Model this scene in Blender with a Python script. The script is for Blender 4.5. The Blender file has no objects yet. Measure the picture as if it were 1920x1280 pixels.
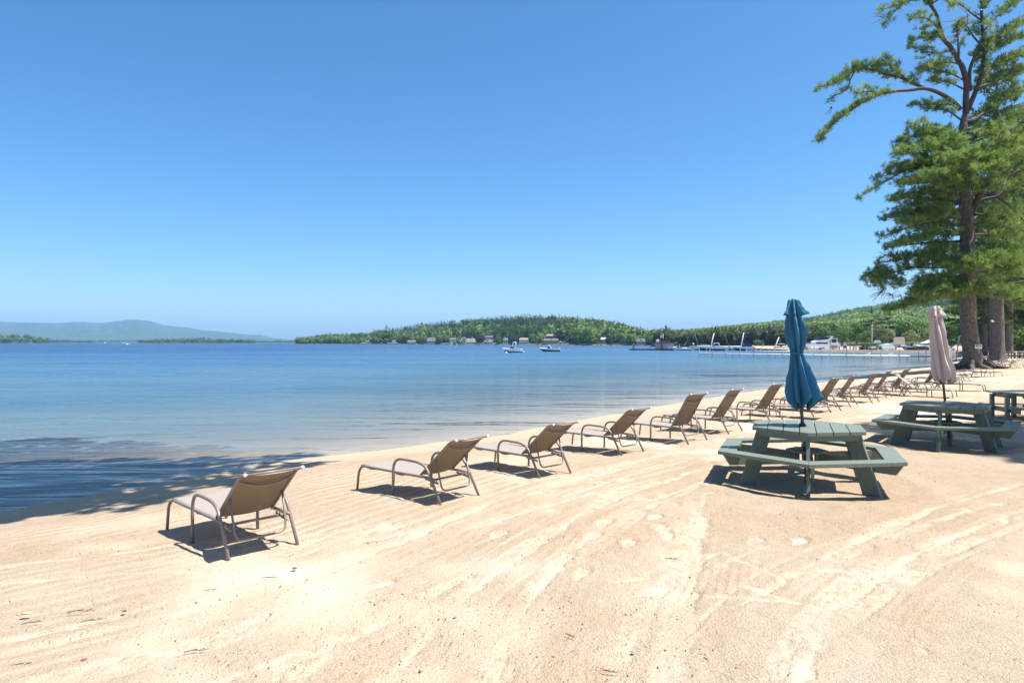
import bpy, math, random
import numpy as np
from math import sin, cos, pi, radians, exp, sqrt, atan2
from mathutils import Vector, Matrix

scene = bpy.context.scene
COL = scene.collection
RNG = np.random.default_rng(7)
random.seed(7)

# ------------------------------------------------------------------ camera
EYE = 2.3            # metres above the lake
FOC = 1250.0         # focal length for a 1920 px wide picture
HY = 641.5           # horizon row
cam = bpy.data.cameras.new('camera')
cam.sensor_width = 36.0
cam.lens = FOC / 1920 * 36.0
cam.shift_y = (HY - 640) / 1920
cam.clip_start = 0.05
cam.clip_end = 20000
camo = bpy.data.objects.new('camera', cam)
camo.location = (0, 0, EYE)
camo.rotation_euler = (radians(90), 0, 0)
COL.objects.link(camo)
scene.camera = camo

def at(px, py, t):
    """world point seen at a photograph pixel, t metres in front"""
    return Vector(((px - 960) / FOC * t, t, EYE - (py - HY) / FOC * t))

# ------------------------------------------------------------------ terrain of the beach
SHORE = np.array([(-60, 12), (-30, 7.2), (-16, 5.6), (-11.5, 6.2), (-8.8, 7.3), (-6.94, 9.04), (-4.18, 13.07), (-.1, 16.75),
                  (2, 19.7), (6.2, 25.2), (10.9, 30.9), (20.3, 41), (24.2, 45.6), (35.5, 59.0), (43.2, 68.0), (54.3, 83),
                  (72.9, 108), (97, 146), (180, 150)], float)

def shore_dist(x, y):
    """signed distance to the water's edge, positive on the sand"""
    x = np.asarray(x, float); y = np.asarray(y, float)
    best = np.full(x.shape, 1e9); sg = np.ones(x.shape)
    for (ax, ay), (bx, by) in zip(SHORE[:-1], SHORE[1:]):
        dx, dy = bx - ax, by - ay
        t = np.clip(((x - ax) * dx + (y - ay) * dy) / (dx * dx + dy * dy), 0, 1)
        d = np.hypot(x - ax - t * dx, y - ay - t * dy)
        c = dx * (y - ay) - dy * (x - ax)
        m = d < best - 1e-9
        best = np.where(m, d, best); sg = np.where(m, np.where(c < 0, 1., -1.), sg)
    return best * sg

def base_height(x, y, s=None):
    x = np.asarray(x, float); y = np.asarray(y, float)
    if s is None: s = shore_dist(x, y)
    land = .45 * (1 - np.exp(-(np.maximum(s, 0) / 3.1) ** 1.7)) + .012 * np.clip(x - 22, 0, 60) * np.clip(s / 6, 0, 1)
    bed = -1.8 * (1 - np.exp(-np.maximum(-s, 0) / 22))
    return np.where(s > 0, land, bed)

def ground(x, y):
    return float(base_height(np.array([x]), np.array([y]))[0])

def on_ground(px, py):
    t = 10.0
    for _ in range(60):
        z = ground((px - 960) / FOC * t, t)
        t = .5 * t + .5 * (EYE - z) * FOC / max(py - HY, .5)
    return Vector(((px - 960) / FOC * t, t, z))

# ------------------------------------------------------------------ object helpers
def tag(o, label=None, cat=None, group=None, kind=None):
    if label: o['label'] = label
    if cat: o['category'] = cat
    if group: o['group'] = group
    if kind: o['kind'] = kind
    return o

def link(o, parent=None):
    COL.objects.link(o)
    if parent is not None: o.parent = parent
    return o

def thing(name, label, cat, loc=(0, 0, 0), rz=0.0, group=None, scale=None):
    o = bpy.data.objects.new(name, None)
    o.empty_display_size = .2
    o.location = loc; o.rotation_euler = (0, 0, rz)
    if scale: o.scale = (scale,) * 3 if not isinstance(scale, tuple) else scale
    link(o); tag(o, label, cat, group)
    return o

def mesh_obj(name, verts, faces, mat, parent=None, smooth=False, tris=None):
    me = bpy.data.meshes.new(name)
    if isinstance(verts, np.ndarray) and isinstance(faces, np.ndarray):
        n, k = faces.shape
        me.vertices.add(len(verts)); me.vertices.foreach_set('co', np.ascontiguousarray(verts, np.float32).ravel())
        me.loops.add(n * k); me.loops.foreach_set('vertex_index', np.ascontiguousarray(faces, np.int32).ravel())
        me.polygons.add(n)
        me.polygons.foreach_set('loop_start', np.arange(0, n * k, k, dtype=np.int32))
        me.polygons.foreach_set('loop_total', np.full(n, k, np.int32))
        me.update(calc_edges=True)
    else:
        me.from_pydata([tuple(v) for v in verts], [], [tuple(f) for f in faces]); me.update()
    if mat: me.materials.append(mat)
    if smooth:
        me.polygons.foreach_set('use_smooth', np.ones(len(me.polygons), bool))
    o = bpy.data.objects.new(name, me)
    return link(o, parent)

def copy_tree(o, parent=None):
    c = o.copy(); COL.objects.link(c)
    if parent is not None: c.parent = parent
    for ch in [q for q in bpy.data.objects if q.parent == o]:
        copy_tree(ch, c)
    return c

class MB:
    """collects simple shapes for ONE mesh"""
    def __init__(s): s.v = []; s.f = []
    def add(s, vs, fs):
        n = len(s.v); s.v += [Vector(v) for v in vs]; s.f += [[i + n for i in f] for f in fs]; return s
    def box(s, c, size, R=None, bev=0.0):
        x, y, z = [a / 2 for a in size]; c = Vector(c)
        if bev <= 0:
            vs = [Vector((a * x, b * y, d * z)) for a in (-1, 1) for b in (-1, 1) for d in (-1, 1)]
            fs = [(0, 1, 3, 2), (4, 6, 7, 5), (0, 4, 5, 1), (2, 3, 7, 6), (0, 2, 6, 4), (1, 5, 7, 3)]
        else:
            b = min(bev, x * .9, y * .9, z * .9)
            vs = []; fs = []
            prof = [(-z, b), (-z + b, 0), (z - b, 0), (z, b)]
            for zz, ins in prof:
                X, Y = x - ins, y - ins
                vs += [Vector(p) for p in ((-X, -Y + b, zz), (-X + b, -Y, zz), (X - b, -Y, zz), (X, -Y + b, zz), (X, Y - b, zz), (X - b, Y, zz), (-X + b, Y, zz), (-X, Y - b, zz))]
            for k in range(3):
                for i in range(8):
                    j = (i + 1) % 8; fs.append((k * 8 + i, k * 8 + j, k * 8 + 8 + j, k * 8 + 8 + i))
            fs.append(tuple(reversed(range(8)))); fs.append(tuple(range(24, 32)))
        if R is not None: vs = [R @ v for v in vs]
        return s.add([v + c for v in vs], fs)
    def tube(s, pts, r, n=8, cap=True, ry=None):
        P = [Vector(p) for p in pts]; m = len(P)
        rr = [r] * m if not hasattr(r, '__len__') else list(r)
        T = [(P[min(i + 1, m - 1)] - P[max(i - 1, 0)]).normalized() for i in range(m)]
        up = Vector((0, 0, 1)) if abs(T[0].z) < .9 else Vector((1, 0, 0))
        N = (up - T[0] * up.dot(T[0])).normalized()
        vs = []; fs = []
        for i in range(m):
            N = (N - T[i] * N.dot(T[i])).normalized(); B = T[i].cross(N)
            for k in range(n):
                a = 2 * pi * k / n
                vs.append(P[i] + (N * cos(a) + B * sin(a) * (ry or 1)) * rr[i])
        for i in range(m - 1):
            for k in range(n):
                j = (k + 1) % n
                fs.append((i * n + k, i * n + j, (i + 1) * n + j, (i + 1) * n + k))
        if cap:
            fs.append(tuple(reversed(range(n)))); fs.append(tuple(range((m - 1) * n, m * n)))
        return s.add(vs, fs)
    def prism(s, poly, d):
        """closed polygon (list of 3D points) pushed along vector d"""
        P = [Vector(p) for p in poly]; d = Vector(d); n = len(P)
        fs = [tuple(reversed(range(n))), tuple(range(n, 2 * n))]
        fs += [(i, (i + 1) % n, n + (i + 1) % n, n + i) for i in range(n)]
        return s.add(P + [p + d for p in P], fs)
    def lathe(s, prof, n=16, c=(0, 0, 0)):
        c = Vector(c); vs = []; fs = []
        for r, z in prof:
            for k in range(n):
                a = 2 * pi * k / n; vs.append(c + Vector((r * cos(a), r * sin(a), z)))
        m = len(prof)
        for i in range(m - 1):
            for k in range(n):
                j = (k + 1) % n; fs.append((i * n + k, i * n + j, (i + 1) * n + j, (i + 1) * n + k))
        fs.append(tuple(reversed(range(n)))); fs.append(tuple(range((m - 1) * n, m * n)))
        return s.add(vs, fs)
    def build(s, name, mat, parent=None, smooth=False):
        o = mesh_obj(name, s.v, s.f, mat, parent, smooth)
        return o

def bend(pts, r=.06, n=5):
    """round the corners of a polyline"""
    P = [Vector(p) for p in pts]; out = [P[0]]
    for i in range(1, len(P) - 1):
        a, b, c = P[i - 1], P[i], P[i + 1]
        ra = min(r, (a - b).length * .48); rc = min(r, (c - b).length * .48)
        p0 = b + (a - b).normalized() * ra; p2 = b + (c - b).normalized() * rc
        for k in range(n + 1):
            t = k / n; out.append(p0 * (1 - t) ** 2 + b * 2 * t * (1 - t) + p2 * t * t)
    out.append(P[-1]); return out

# ------------------------------------------------------------------ materials
def new_mat(name):
    m = bpy.data.materials.new(name); m.use_nodes = True
    nt = m.node_tree; nt.nodes.clear()
    out = nt.nodes.new('ShaderNodeOutputMaterial')
    return m, nt, out

class NT:
    def __init__(s, nt): s.nt = nt
    def n(s, typ, **kw):
        nd = s.nt.nodes.new(typ)
        for k, v in kw.items():
            if k.startswith('i_'):
                nd.inputs[int(k[2:]) if k[2:].isdigit() else k[2:].replace('_', ' ')].default_value = v
            else: setattr(nd, k, v)
        return nd
    def l(s, a, b): s.nt.links.new(a, b)
    def noise(s, scale, detail=3, rough=.55, vec=None, dist=0):
        nd = s.n('ShaderNodeTexNoise'); nd.inputs['Scale'].default_value = scale; nd.inputs['Detail'].default_value = detail
        nd.inputs['Roughness'].default_value = rough; nd.inputs['Distortion'].default_value = dist
        if vec is not None: s.l(vec, nd.inputs['Vector'])
        return nd.outputs['Fac']
    def ramp(s, fac, stops, interp='LINEAR'):
        nd = s.n('ShaderNodeValToRGB'); cr = nd.color_ramp; cr.interpolation = interp
        while len(cr.elements) < len(stops): cr.elements.new(.5)
        for e, (p, c) in zip(cr.elements, stops):
            e.position = p; e.color = (c, c, c, 1) if not hasattr(c, '__len__') else (*c, 1)
        s.l(fac, nd.inputs[0]); return nd.outputs[0]
    def mix(s, fac, a, b, typ='MIX'):
        nd = s.n('ShaderNodeMix', data_type='RGBA', blend_type=typ)
        for sock, v in ((nd.inputs[0], fac), (nd.inputs[6], a), (nd.inputs[7], b)):
            if hasattr(v, 'is_linked'): s.l(v, sock)
            elif hasattr(v, '__len__'): sock.default_value = (*v, 1)
            else: sock.default_value = v
        return nd.outputs[2]
    def math(s, op, a, b=0.0, clamp=False):
        nd = s.n('ShaderNodeMath', operation=op, use_clamp=clamp)
        for i, v in enumerate((a, b)):
            if hasattr(v, 'is_linked'): s.l(v, nd.inputs[i])
            else: nd.inputs[i].default_value = v
        return nd.outputs[0]
    def bump(s, h, strength=.3, dist=.02, normal=None):
        nd = s.n('ShaderNodeBump'); nd.inputs['Strength'].default_value = strength; nd.inputs['Distance'].default_value = dist
        s.l(h, nd.inputs['Height'])
        if normal is not None: s.l(normal, nd.inputs['Normal'])
        return nd.outputs[0]
    def attr(s, name):
        return s.n('ShaderNodeAttribute', attribute_name=name)
    def obj(s): return s.n('ShaderNodeTexCoord').outputs['Object']
    def pos(s): return s.n('ShaderNodeNewGeometry').outputs['Position']

def scale_vec(h, vec, sc):
    nd = h.n('ShaderNodeMapping'); nd.inputs['Scale'].default_value = sc
    h.l(vec, nd.inputs['Vector']); return nd.outputs[0]

def mat_basic(name, c, rough=.6, c2=None, scale=8, metal=0, bump=0, bscale=60, wear=None, rand=0.0, coat=0):
    """principled with a mottled procedural colour"""
    m, nt, out = new_mat(name); h = NT(nt)
    p = h.n('ShaderNodeBsdfPrincipled'); p.inputs['Roughness'].default_value = rough; p.inputs['Metallic'].default_value = metal
    if coat: p.inputs['Coat Weight'].default_value = coat
    o = h.obj()
    c2 = c2 or tuple(x * .78 for x in c)
    col = h.mix(h.ramp(h.noise(scale, 5, .6, o), [(.35, 0.), (.68, 1.)]), c, c2)
    if wear:
        col = h.mix(h.ramp(h.noise(scale * 5, 4, .7, o), [(.62, 0.), (.72, 1.)]), col, wear)
    if rand:
        oi = h.n('ShaderNodeObjectInfo')
        hs = h.n('ShaderNodeHueSaturation'); h.l(col, hs.inputs['Color'])
        h.l(h.math('ADD', h.math('MULTIPLY', oi.outputs['Random'], rand), 1 - rand / 2), hs.inputs['Value'])
        col = hs.outputs[0]
    h.l(col, p.inputs['Base Color'])
    r = h.math('ADD', h.math('MULTIPLY', h.noise(scale * 3, 3, .6, o), .3), rough - .15, True)
    h.l(r, p.inputs['Roughness'])
    if bump: h.l(h.bump(h.noise(bscale, 4, .6, o), bump, .01), p.inputs['Normal'])
    h.l(p.outputs[0], out.inputs[0])
    return m

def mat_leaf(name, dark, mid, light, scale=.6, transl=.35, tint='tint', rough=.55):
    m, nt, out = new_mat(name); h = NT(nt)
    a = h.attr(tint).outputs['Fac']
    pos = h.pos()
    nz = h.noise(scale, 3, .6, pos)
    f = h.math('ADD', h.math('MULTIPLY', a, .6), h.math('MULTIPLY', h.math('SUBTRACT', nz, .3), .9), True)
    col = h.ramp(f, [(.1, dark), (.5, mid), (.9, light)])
    p = h.n('ShaderNodeBsdfPrincipled'); p.inputs['Roughness'].default_value = rough
    p.inputs['Specular IOR Level'].default_value = .3
    h.l(col, p.inputs['Base Color'])
    t = h.n('ShaderNodeBsdfTranslucent'); h.l(h.mix(1.0, col, (1.15, 1.1, .7), 'MULTIPLY'), t.inputs['Color'])
    mx = h.n('ShaderNodeMixShader'); mx.inputs[0].default_value = transl
    h.l(p.outputs[0], mx.inputs[1]); h.l(t.outputs[0], mx.inputs[2]); h.l(mx.outputs[0], out.inputs[0])
    return m

M = {}
# --- sand
def make_sand():
    m, nt, out = new_mat('sand'); h = NT(nt)
    p = h.n('ShaderNodeBsdfPrincipled'); pos = h.pos()
    smooth = h.attr('smoothness').outputs['Fac']; wet = h.attr('wet').outputs['Fac']; grav = h.attr('loose').outputs['Fac']
    big = h.noise(.9, 4, .6, pos); med = h.noise(5.5, 5, .65, pos, .6); fine = h.noise(58, 3, .7, pos); grain = h.noise(170, 2, .6, pos)
    col = h.mix(h.ramp(med, [(.35, 0.), (.7, 1.)]), (0.497, 0.399, 0.291), (0.439, 0.341, 0.234))
    col = h.mix(h.ramp(big, [(.42, 0.), (.66, .8)]), col, (0.518, 0.432, 0.329))
    col = h.mix(h.math('MULTIPLY', grav, .9), col, (.458, .334, .220))
    clump = h.ramp(h.noise(7, 3, .6, pos), [(.40, .25), (.62, 1.)])
    col = h.mix(h.math('MULTIPLY', smooth, .62), col, (0.540, 0.461, 0.366))
    pit = h.math('MULTIPLY', h.math('SUBTRACT', 1.0, h.math('MULTIPLY', smooth, .65)), h.math('SUBTRACT', 1.0, h.math('MULTIPLY', wet, .7)))
    col = h.mix(h.math('MULTIPLY', h.math('MULTIPLY', h.ramp(fine, [(.53, 0.), (.66, 1.)]), pit), h.math('ADD', .30, h.math('MULTIPLY', grav, .35))), col, (0.288, 0.203, 0.125))
    col = h.mix(h.math('MULTIPLY', h.math('MULTIPLY', h.ramp(grain, [(.54, 0.), (.66, 1.)]), pit), .32), col, (0.274, 0.196, 0.121))
    speck = h.ramp(h.noise(80, 2, .5, scale_vec(h, pos, (.7, 1, 1))), [(.645, 0.), (.69, 1.)])
    col = h.mix(h.math('MULTIPLY', h.math('MULTIPLY', speck, clump), h.math('MULTIPLY', pit, h.math('ADD', .5, h.math('MULTIPLY', grav, .4)))), col, (0.102, 0.066, 0.042))
    speck2 = h.ramp(h.noise(33, 3, .55, scale_vec(h, pos, (.8, 1, 1))), [(.665, 0.), (.71, 1.)])
    col = h.mix(h.math('MULTIPLY', h.math('MULTIPLY', speck2, clump), h.math('MULTIPLY', pit, h.math('ADD', .35, h.math('MULTIPLY', grav, .45)))), col, (0.138, 0.090, 0.058))
    col = h.mix(wet, col, (.385, .288, .188))
    h.l(col, p.inputs['Base Color'])
    h.l(h.math('SUBTRACT', .95, h.math('MULTIPLY', wet, .28)), p.inputs['Roughness'])
    p.inputs['Specular IOR Level'].default_value = .25
    rough_amt = h.math('MULTIPLY', h.math('SUBTRACT', 1.0, h.math('MULTIPLY', smooth, .8)), h.math('SUBTRACT', 1.0, h.math('MULTIPLY', wet, .85)))
    hh = h.math('ADD', h.math('MULTIPLY', med, .5), h.math('ADD', h.math('MULTIPLY', fine, .55), h.math('MULTIPLY', grain, .18)))
    hh = h.math('MULTIPLY', hh, rough_amt)
    h.l(h.bump(hh, 1.0, .055), p.inputs['Normal'])
    h.l(p.outputs[0], out.inputs[0])
    return m
M['sand'] = make_sand()

# --- lake water
def make_water():
    m, nt, out = new_mat('lake_water'); h = NT(nt)
    pos = h.pos()
    off = h.attr('offshore').outputs['Fac']            # metres from the water's edge
    d = h.math('MULTIPLY', off, 1.0 / 200.0)
    body = h.ramp(d, [(0.0, (.28, .30, .265)), (.03, (.185, .25, .255)), (.09, (.075, .145, .185)), (.30, (.032, .105, .180)), (1.0, (.010, .062, .145))])
    # breeze streaks: patches of rougher water
    streak = h.ramp(h.noise(.055, 4, .62, scale_vec(h, pos, (.30, 1.0, 1))), [(.40, 0.), (.64, 1.)])
    body = h.mix(h.math('MULTIPLY', streak, .55), body, (.008, .060, .165))
    clear = h.math('MULTIPLY', h.math('POWER', 2.718, h.math('MULTIPLY', off, -1.0 / 8.0)), .97)
    tr = h.n('ShaderNodeBsdfTransparent'); tr.inputs[0].default_value = (.94, .98, .98, 1)
    df = h.n('ShaderNodeBsdfDiffuse'); h.l(body, df.inputs[0])
    mb = h.n('ShaderNodeMixShader'); h.l(clear, mb.inputs[0]); h.l(df.outputs[0], mb.inputs[1]); h.l(tr.outputs[0], mb.inputs[2])
    # ripples running in to the beach
    rot = h.n('ShaderNodeMapping'); rot.inputs['Rotation'].default_value = (0, 0, radians(-14)); rot.inputs['Scale'].default_value = (.26, 1.0, 1)
    h.l(pos, rot.inputs['Vector']); rv = rot.outputs[0]
    w1 = h.noise(.72, 2, .5, rv, .5); w2 = h.noise(2.6, 2, .5, rv, .5); w3 = h.noise(.20, 2, .5, rv, .3); w4 = h.noise(11, 2, .6, rv, .3)
    calm = h.math('MINIMUM', h.math('ADD', .30, h.math('MULTIPLY', off, .07)), 1.0)
    hh = h.math('ADD', h.math('ADD', h.math('MULTIPLY', w1, .44), h.math('MULTIPLY', w2, .10)), h.math('ADD', h.math('MULTIPLY', w3, .85), h.math('MULTIPLY', w4, .016)))
    hh = h.math('MULTIPLY', hh, calm)
    nb = h.bump(hh, 1.0, 1.0)
    far = h.math('MINIMUM', h.math('MULTIPLY', off, 1 / 150.0), 1.0)
    # far out the waves are too fine to resolve: of each one mostly the face turned to the eye is seen, so lean the normal that way
    geo = h.n('ShaderNodeNewGeometry')
    flat = h.n('ShaderNodeVectorMath', operation='MULTIPLY'); h.l(geo.outputs['Incoming'], flat.inputs[0]); flat.inputs[1].default_value = (1, 1, 0)
    lean = h.math('ADD', .0, h.math('ADD', h.math('MULTIPLY', h.math('POWER', far, 1.3), .22), h.math('MULTIPLY', streak, h.math('ADD', .02, h.math('MULTIPLY', far, .06)))))
    stip = h.math('SUBTRACT', h.noise(1.0, 3, .6, scale_vec(h, pos, (.85, .30, 1))), .5)
    lean = h.math('ADD', lean, h.math('MULTIPLY', stip, h.math('MULTIPLY', h.math('MINIMUM', h.math('MULTIPLY', off, 1 / 45.0), 1.0), .42)))
    sc = h.n('ShaderNodeVectorMath', operation='SCALE'); h.l(flat.outputs[0], sc.inputs[0]); h.l(lean, sc.inputs['Scale'])
    ad = h.n('ShaderNodeVectorMath', operation='ADD'); h.l(nb, ad.inputs[0]); h.l(sc.outputs[0], ad.inputs[1])
    no = h.n('ShaderNodeVectorMath', operation='NORMALIZE'); h.l(ad.outputs[0], no.inputs[0]); nn = no.outputs[0]
    fr = h.n('ShaderNodeFresnel'); fr.inputs[0].default_value = 1.33; h.l(nn, fr.inputs['Normal'])
    gl = h.n('ShaderNodeBsdfGlossy'); h.l(nn, gl.inputs['Normal'])
    h.l(h.math('ADD', .05, h.math('MULTIPLY', h.math('POWER', far, .7), .28)), gl.inputs['Roughness'])
    F = h.math('MINIMUM', fr.outputs[0], .9)
    # a broken line of bubbles and wash where the wavelets run out
    fb = h.math('MULTIPLY', h.ramp(off, [(0., .9), (.30, .8), (.62, 0.)]), h.ramp(h.noise(19, 3, .7, pos), [(.56, 0.), (.64, 1.)]))
    fb = h.math('MULTIPLY', fb, h.ramp(h.noise(.8, 2, .5, pos), [(.38, .15), (.6, 1.)]))
    fo = h.n('ShaderNodeBsdfDiffuse'); fo.inputs[0].default_value = (.62, .60, .56, 1)
    mf = h.n('ShaderNodeMixShader'); h.l(fb, mf.inputs[0]); h.l(mb.outputs[0], mf.inputs[1]); h.l(fo.outputs[0], mf.inputs[2])
    mx = h.n('ShaderNodeMixShader'); h.l(F, mx.inputs[0])
    h.l(mf.outputs[0], mx.inputs[1]); h.l(gl.outputs[0], mx.inputs[2]); h.l(mx.outputs[0], out.inputs[0])
    return m
M['water'] = make_water()

# --- chair sling: a woven see-through cloth
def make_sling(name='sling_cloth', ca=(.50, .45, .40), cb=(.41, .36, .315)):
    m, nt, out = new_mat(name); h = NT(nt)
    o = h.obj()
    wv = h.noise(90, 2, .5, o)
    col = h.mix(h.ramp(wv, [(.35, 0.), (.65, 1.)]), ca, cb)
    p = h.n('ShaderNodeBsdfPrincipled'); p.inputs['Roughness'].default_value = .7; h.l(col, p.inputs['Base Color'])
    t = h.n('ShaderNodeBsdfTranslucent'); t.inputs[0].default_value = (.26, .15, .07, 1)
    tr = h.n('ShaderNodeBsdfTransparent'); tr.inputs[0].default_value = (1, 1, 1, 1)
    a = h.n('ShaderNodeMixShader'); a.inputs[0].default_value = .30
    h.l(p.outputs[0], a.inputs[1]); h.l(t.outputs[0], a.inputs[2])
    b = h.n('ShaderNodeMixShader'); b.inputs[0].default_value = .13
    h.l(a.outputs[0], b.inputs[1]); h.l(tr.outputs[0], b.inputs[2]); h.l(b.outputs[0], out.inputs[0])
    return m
M['sling'] = make_sling()
M['sling_shaded'] = make_sling('shaded_sling_cloth', (.225, .168, .118), (.165, .122, .083))  # browner cloth for rear and lower faces: their shade put into the colour
M['frame'] = mat_basic('taupe_metal', (.215, .178, .155), .38, (.18, .148, .128), 14)
M['cap'] = mat_basic('white_plastic', (.78, .77, .74), .45, (.7, .69, .66), 6)
M['rust'] = mat_basic('rusty_foot', (.34, .27, .225), .6, (.36, .13, .05), 26)
M['rust2'] = mat_basic('rusty_socket', (.33, .12, .045), .8, (.22, .08, .03), 30, bump=.3)

def make_green_paint():
    m, nt, out = new_mat('green_painted_wood'); h = NT(nt)
    p = h.n('ShaderNodeBsdfPrincipled'); o = h.obj()
    g = h.noise(5, 5, .65, scale_vec(h, o, (9, 9, 1.2)), .2)
    col = h.mix(h.ramp(g, [(.3, 0.), (.7, 1.)]), (.158, .186, .146), (.124, .146, .114))
    col = h.mix(h.math('MULTIPLY', h.ramp(h.noise(3.2, 5, .7, o), [(.5, 0.), (.75, 1.)]), .5), col, (.15, .19, .145))
    col = h.mix(h.ramp(h.noise(17, 5, .75, o), [(.70, 0.), (.745, 1.)]), col, (.30, .31, .28))
    h.l(col, p.inputs['Base Color'])
    h.l(h.math('ADD', .36, h.math('MULTIPLY', g, .3)), p.inputs['Roughness'])
    h.l(h.bump(g, .25, .006), p.inputs['Normal'])
    h.l(p.outputs[0], out.inputs[0]); return m
M['green'] = make_green_paint()

def mat_canvas(name, c, c2, transl):
    m, nt, out = new_mat(name); h = NT(nt); o = h.obj()
    col = h.mix(h.ramp(h.noise(2.4, 5, .6, o), [(.3, 0.), (.72, 1.)]), c, c2)
    col = h.mix(h.math('MULTIPLY', h.ramp(h.noise(160, 2, .5, o), [(.4, 0.), (.6, 1.)]), .12), col, tuple(x * .6 for x in c))
    p = h.n('ShaderNodeBsdfPrincipled'); p.inputs['Roughness'].default_value = .85; p.inputs['Specular IOR Level'].default_value = .2
    h.l(col, p.inputs['Base Color']); h.l(h.bump(h.noise(22, 4, .6, o), .25, .01), p.inputs['Normal'])
    t = h.n('ShaderNodeBsdfTranslucent'); h.l(col, t.inputs[0])
    a = h.n('ShaderNodeMixShader'); a.inputs[0].default_value = transl
    h.l(p.outputs[0], a.inputs[1]); h.l(t.outputs[0], a.inputs[2]); h.l(a.outputs[0], out.inputs[0]); return m
M['blue_canvas'] = mat_canvas('blue_canvas', (.045, .185, .32), (.065, .23, .385), .22)
M['tan_canvas'] = mat_canvas('faded_tan_canvas', (.60, .505, .455), (.66, .565, .515), .18)
M['pole'] = mat_basic('brown_pole', (.055, .042, .036), .4, (.07, .055, .045), 9)

def make_bark():
    m, nt, out = new_mat('pine_bark'); h = NT(nt); o = h.obj()
    v = h.n('ShaderNodeTexVoronoi', feature='DISTANCE_TO_EDGE'); v.inputs['Scale'].default_value = 15
    mp = scale_vec(h, o, (1, 1, .28))
    nz = h.noise(6, 5, .65, o)
    add = h.n('ShaderNodeMix', data_type='VECTOR'); add.inputs[0].default_value = .06
    h.l(mp, add.inputs[4]); h.l(h.n('ShaderNodeTexNoise', i_Scale=7.0).outputs['Color'], add.inputs[5])
    h.l(add.outputs[1], v.inputs['Vector'])
    e = h.ramp(v.outputs['Distance'], [(0., .25), (.22, 1.)])
    col = h.mix(e, (.06, .046, .04), (.20, .155, .132))
    col = h.mix(h.ramp(nz, [(.4, 0.), (.75, 1.)]), col, (.30, .245, .215))
    p = h.n('ShaderNodeBsdfPrincipled'); p.inputs['Roughness'].default_value = .9; h.l(col, p.inputs['Base Color'])
    h.l(h.bump(h.math('ADD', e, h.math('MULTIPLY', nz, .6)), 1.0, .06), p.inputs['Normal'])
    h.l(p.outputs[0], out.inputs[0]); return m
M['bark'] = make_bark()
M['twig'] = mat_basic('dry_twig', (.16, .10, .065), .85, (.09, .06, .04), 20)
M['limb'] = mat_basic('pine_limb', (.062, .046, .038), .9, (.10, .07, .052), 3)
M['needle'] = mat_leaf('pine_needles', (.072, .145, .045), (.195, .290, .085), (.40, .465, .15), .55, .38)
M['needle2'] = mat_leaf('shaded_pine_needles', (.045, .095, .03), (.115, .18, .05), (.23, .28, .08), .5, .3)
M['leaf'] = mat_leaf('broad_leaves', (.035, .080, .018), (.085, .170, .030), (.175, .265, .05), .35, .35)
M['leaf_olive'] = mat_leaf('olive_leaves', (0.103, 0.132, 0.052), (0.167, 0.201, 0.081), (0.230, 0.259, 0.115), .4, .35)
M['leaf_purple'] = mat_leaf('purple_leaves', (.035, .012, .014), (.055, .018, .020), (.08, .03, .03), .4, .2)
M['wood_mass'] = mat_leaf('far_wood', (.032, .080, .030), (.098, .175, .046), (.24, .33, .078), .02, .32)
M['far_ground'] = mat_basic('forest_floor', (.05, .075, .025), .95, (.075, .085, .035), .05)
M['white'] = mat_basic('white_gelcoat', (.80, .80, .79), .3, (.74, .74, .73), 1.5)
M['whitewall'] = mat_basic('white_siding', (.82, .81, .79), .7, (.76, .75, .73), .6)
M['greywall'] = mat_basic('grey_siding', (.42, .43, .43), .75, (.36, .37, .37), .6)
M['tanwall'] = mat_basic('tan_siding', (.36, .29, .22), .75, (.31, .25, .185), .6)
M['orangewall'] = mat_basic('orange_siding', (.55, .27, .13), .75, (.47, .23, .11), .6)
M['bluewall'] = mat_basic('slate_siding', (.10, .12, .155), .7, (.08, .095, .125), .6)
M['pinkwall'] = mat_basic('pink_siding', (.70, .40, .40), .7, (.64, .36, .36), 1.0)
M['roofgrey'] = mat_basic('grey_shingles', (.105, .11, .12), .85, (.08, .085, .092), 1.2)
M['rooftan'] = mat_basic('tan_shingles', (.17, .138, .12), .85, (.135, .108, .094), 1.2)
M['roofpink'] = mat_basic('pinkish_shingles', (.27, .185, .165), .85, (.22, .15, .135), 1.2)
M['window'] = mat_basic('dark_glass', (.025, .032, .04), .12, (.04, .05, .06), 2)
M['navy'] = mat_basic('navy_canvas', (.015, .025, .09), .7, (.02, .035, .11), 3)
M['black'] = mat_basic('black_tarp', (.018, .017, .017), .6, (.03, .028, .027), 3)
M['hullblue'] = mat_basic('slate_blue_hull', (.09, .13, .19), .25, (.075, .11, .165), 1.5)
M['dockdark'] = mat_basic('dark_dock', (.05, .048, .05), .8, (.08, .075, .072), 2)
M['alu'] = mat_basic('grey_aluminium', (.48, .50, .52), .5, (.40, .42, .44), 3)
M['postgrey'] = mat_basic('weathered_post', (.30, .27, .25), .85, (.22, .20, .18), 3)
M['stone'] = mat_basic('sandy_stone', (.38, .295, .21), .9, (.31, .24, .17), .8)
M['rock'] = mat_basic('pale_rock', (.36, .285, .20), .9, (.25, .19, .13), .25)
M['teal'] = mat_basic('teal_cloth', (.05, .38, .42), .7, (.04, .33, .37), 4)
M['red'] = mat_basic('red_cloth', (.55, .06, .07), .7, (.45, .05, .06), 4)
M['cobalt'] = mat_basic('blue_cloth', (.05, .10, .38), .7, (.04, .08, .32), 4)
M['skyblue'] = mat_basic('light_blue_cloth', (.18, .45, .75), .7, (.15, .40, .7), 4)
M['darkred'] = mat_basic('dark_red_wood', (.16, .028, .022), .75, (.12, .022, .018), 2)
M['yellow'] = mat_basic('yellow_leaf', (.50, .40, .20), .6, (.42, .32, .15), 20)
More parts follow.
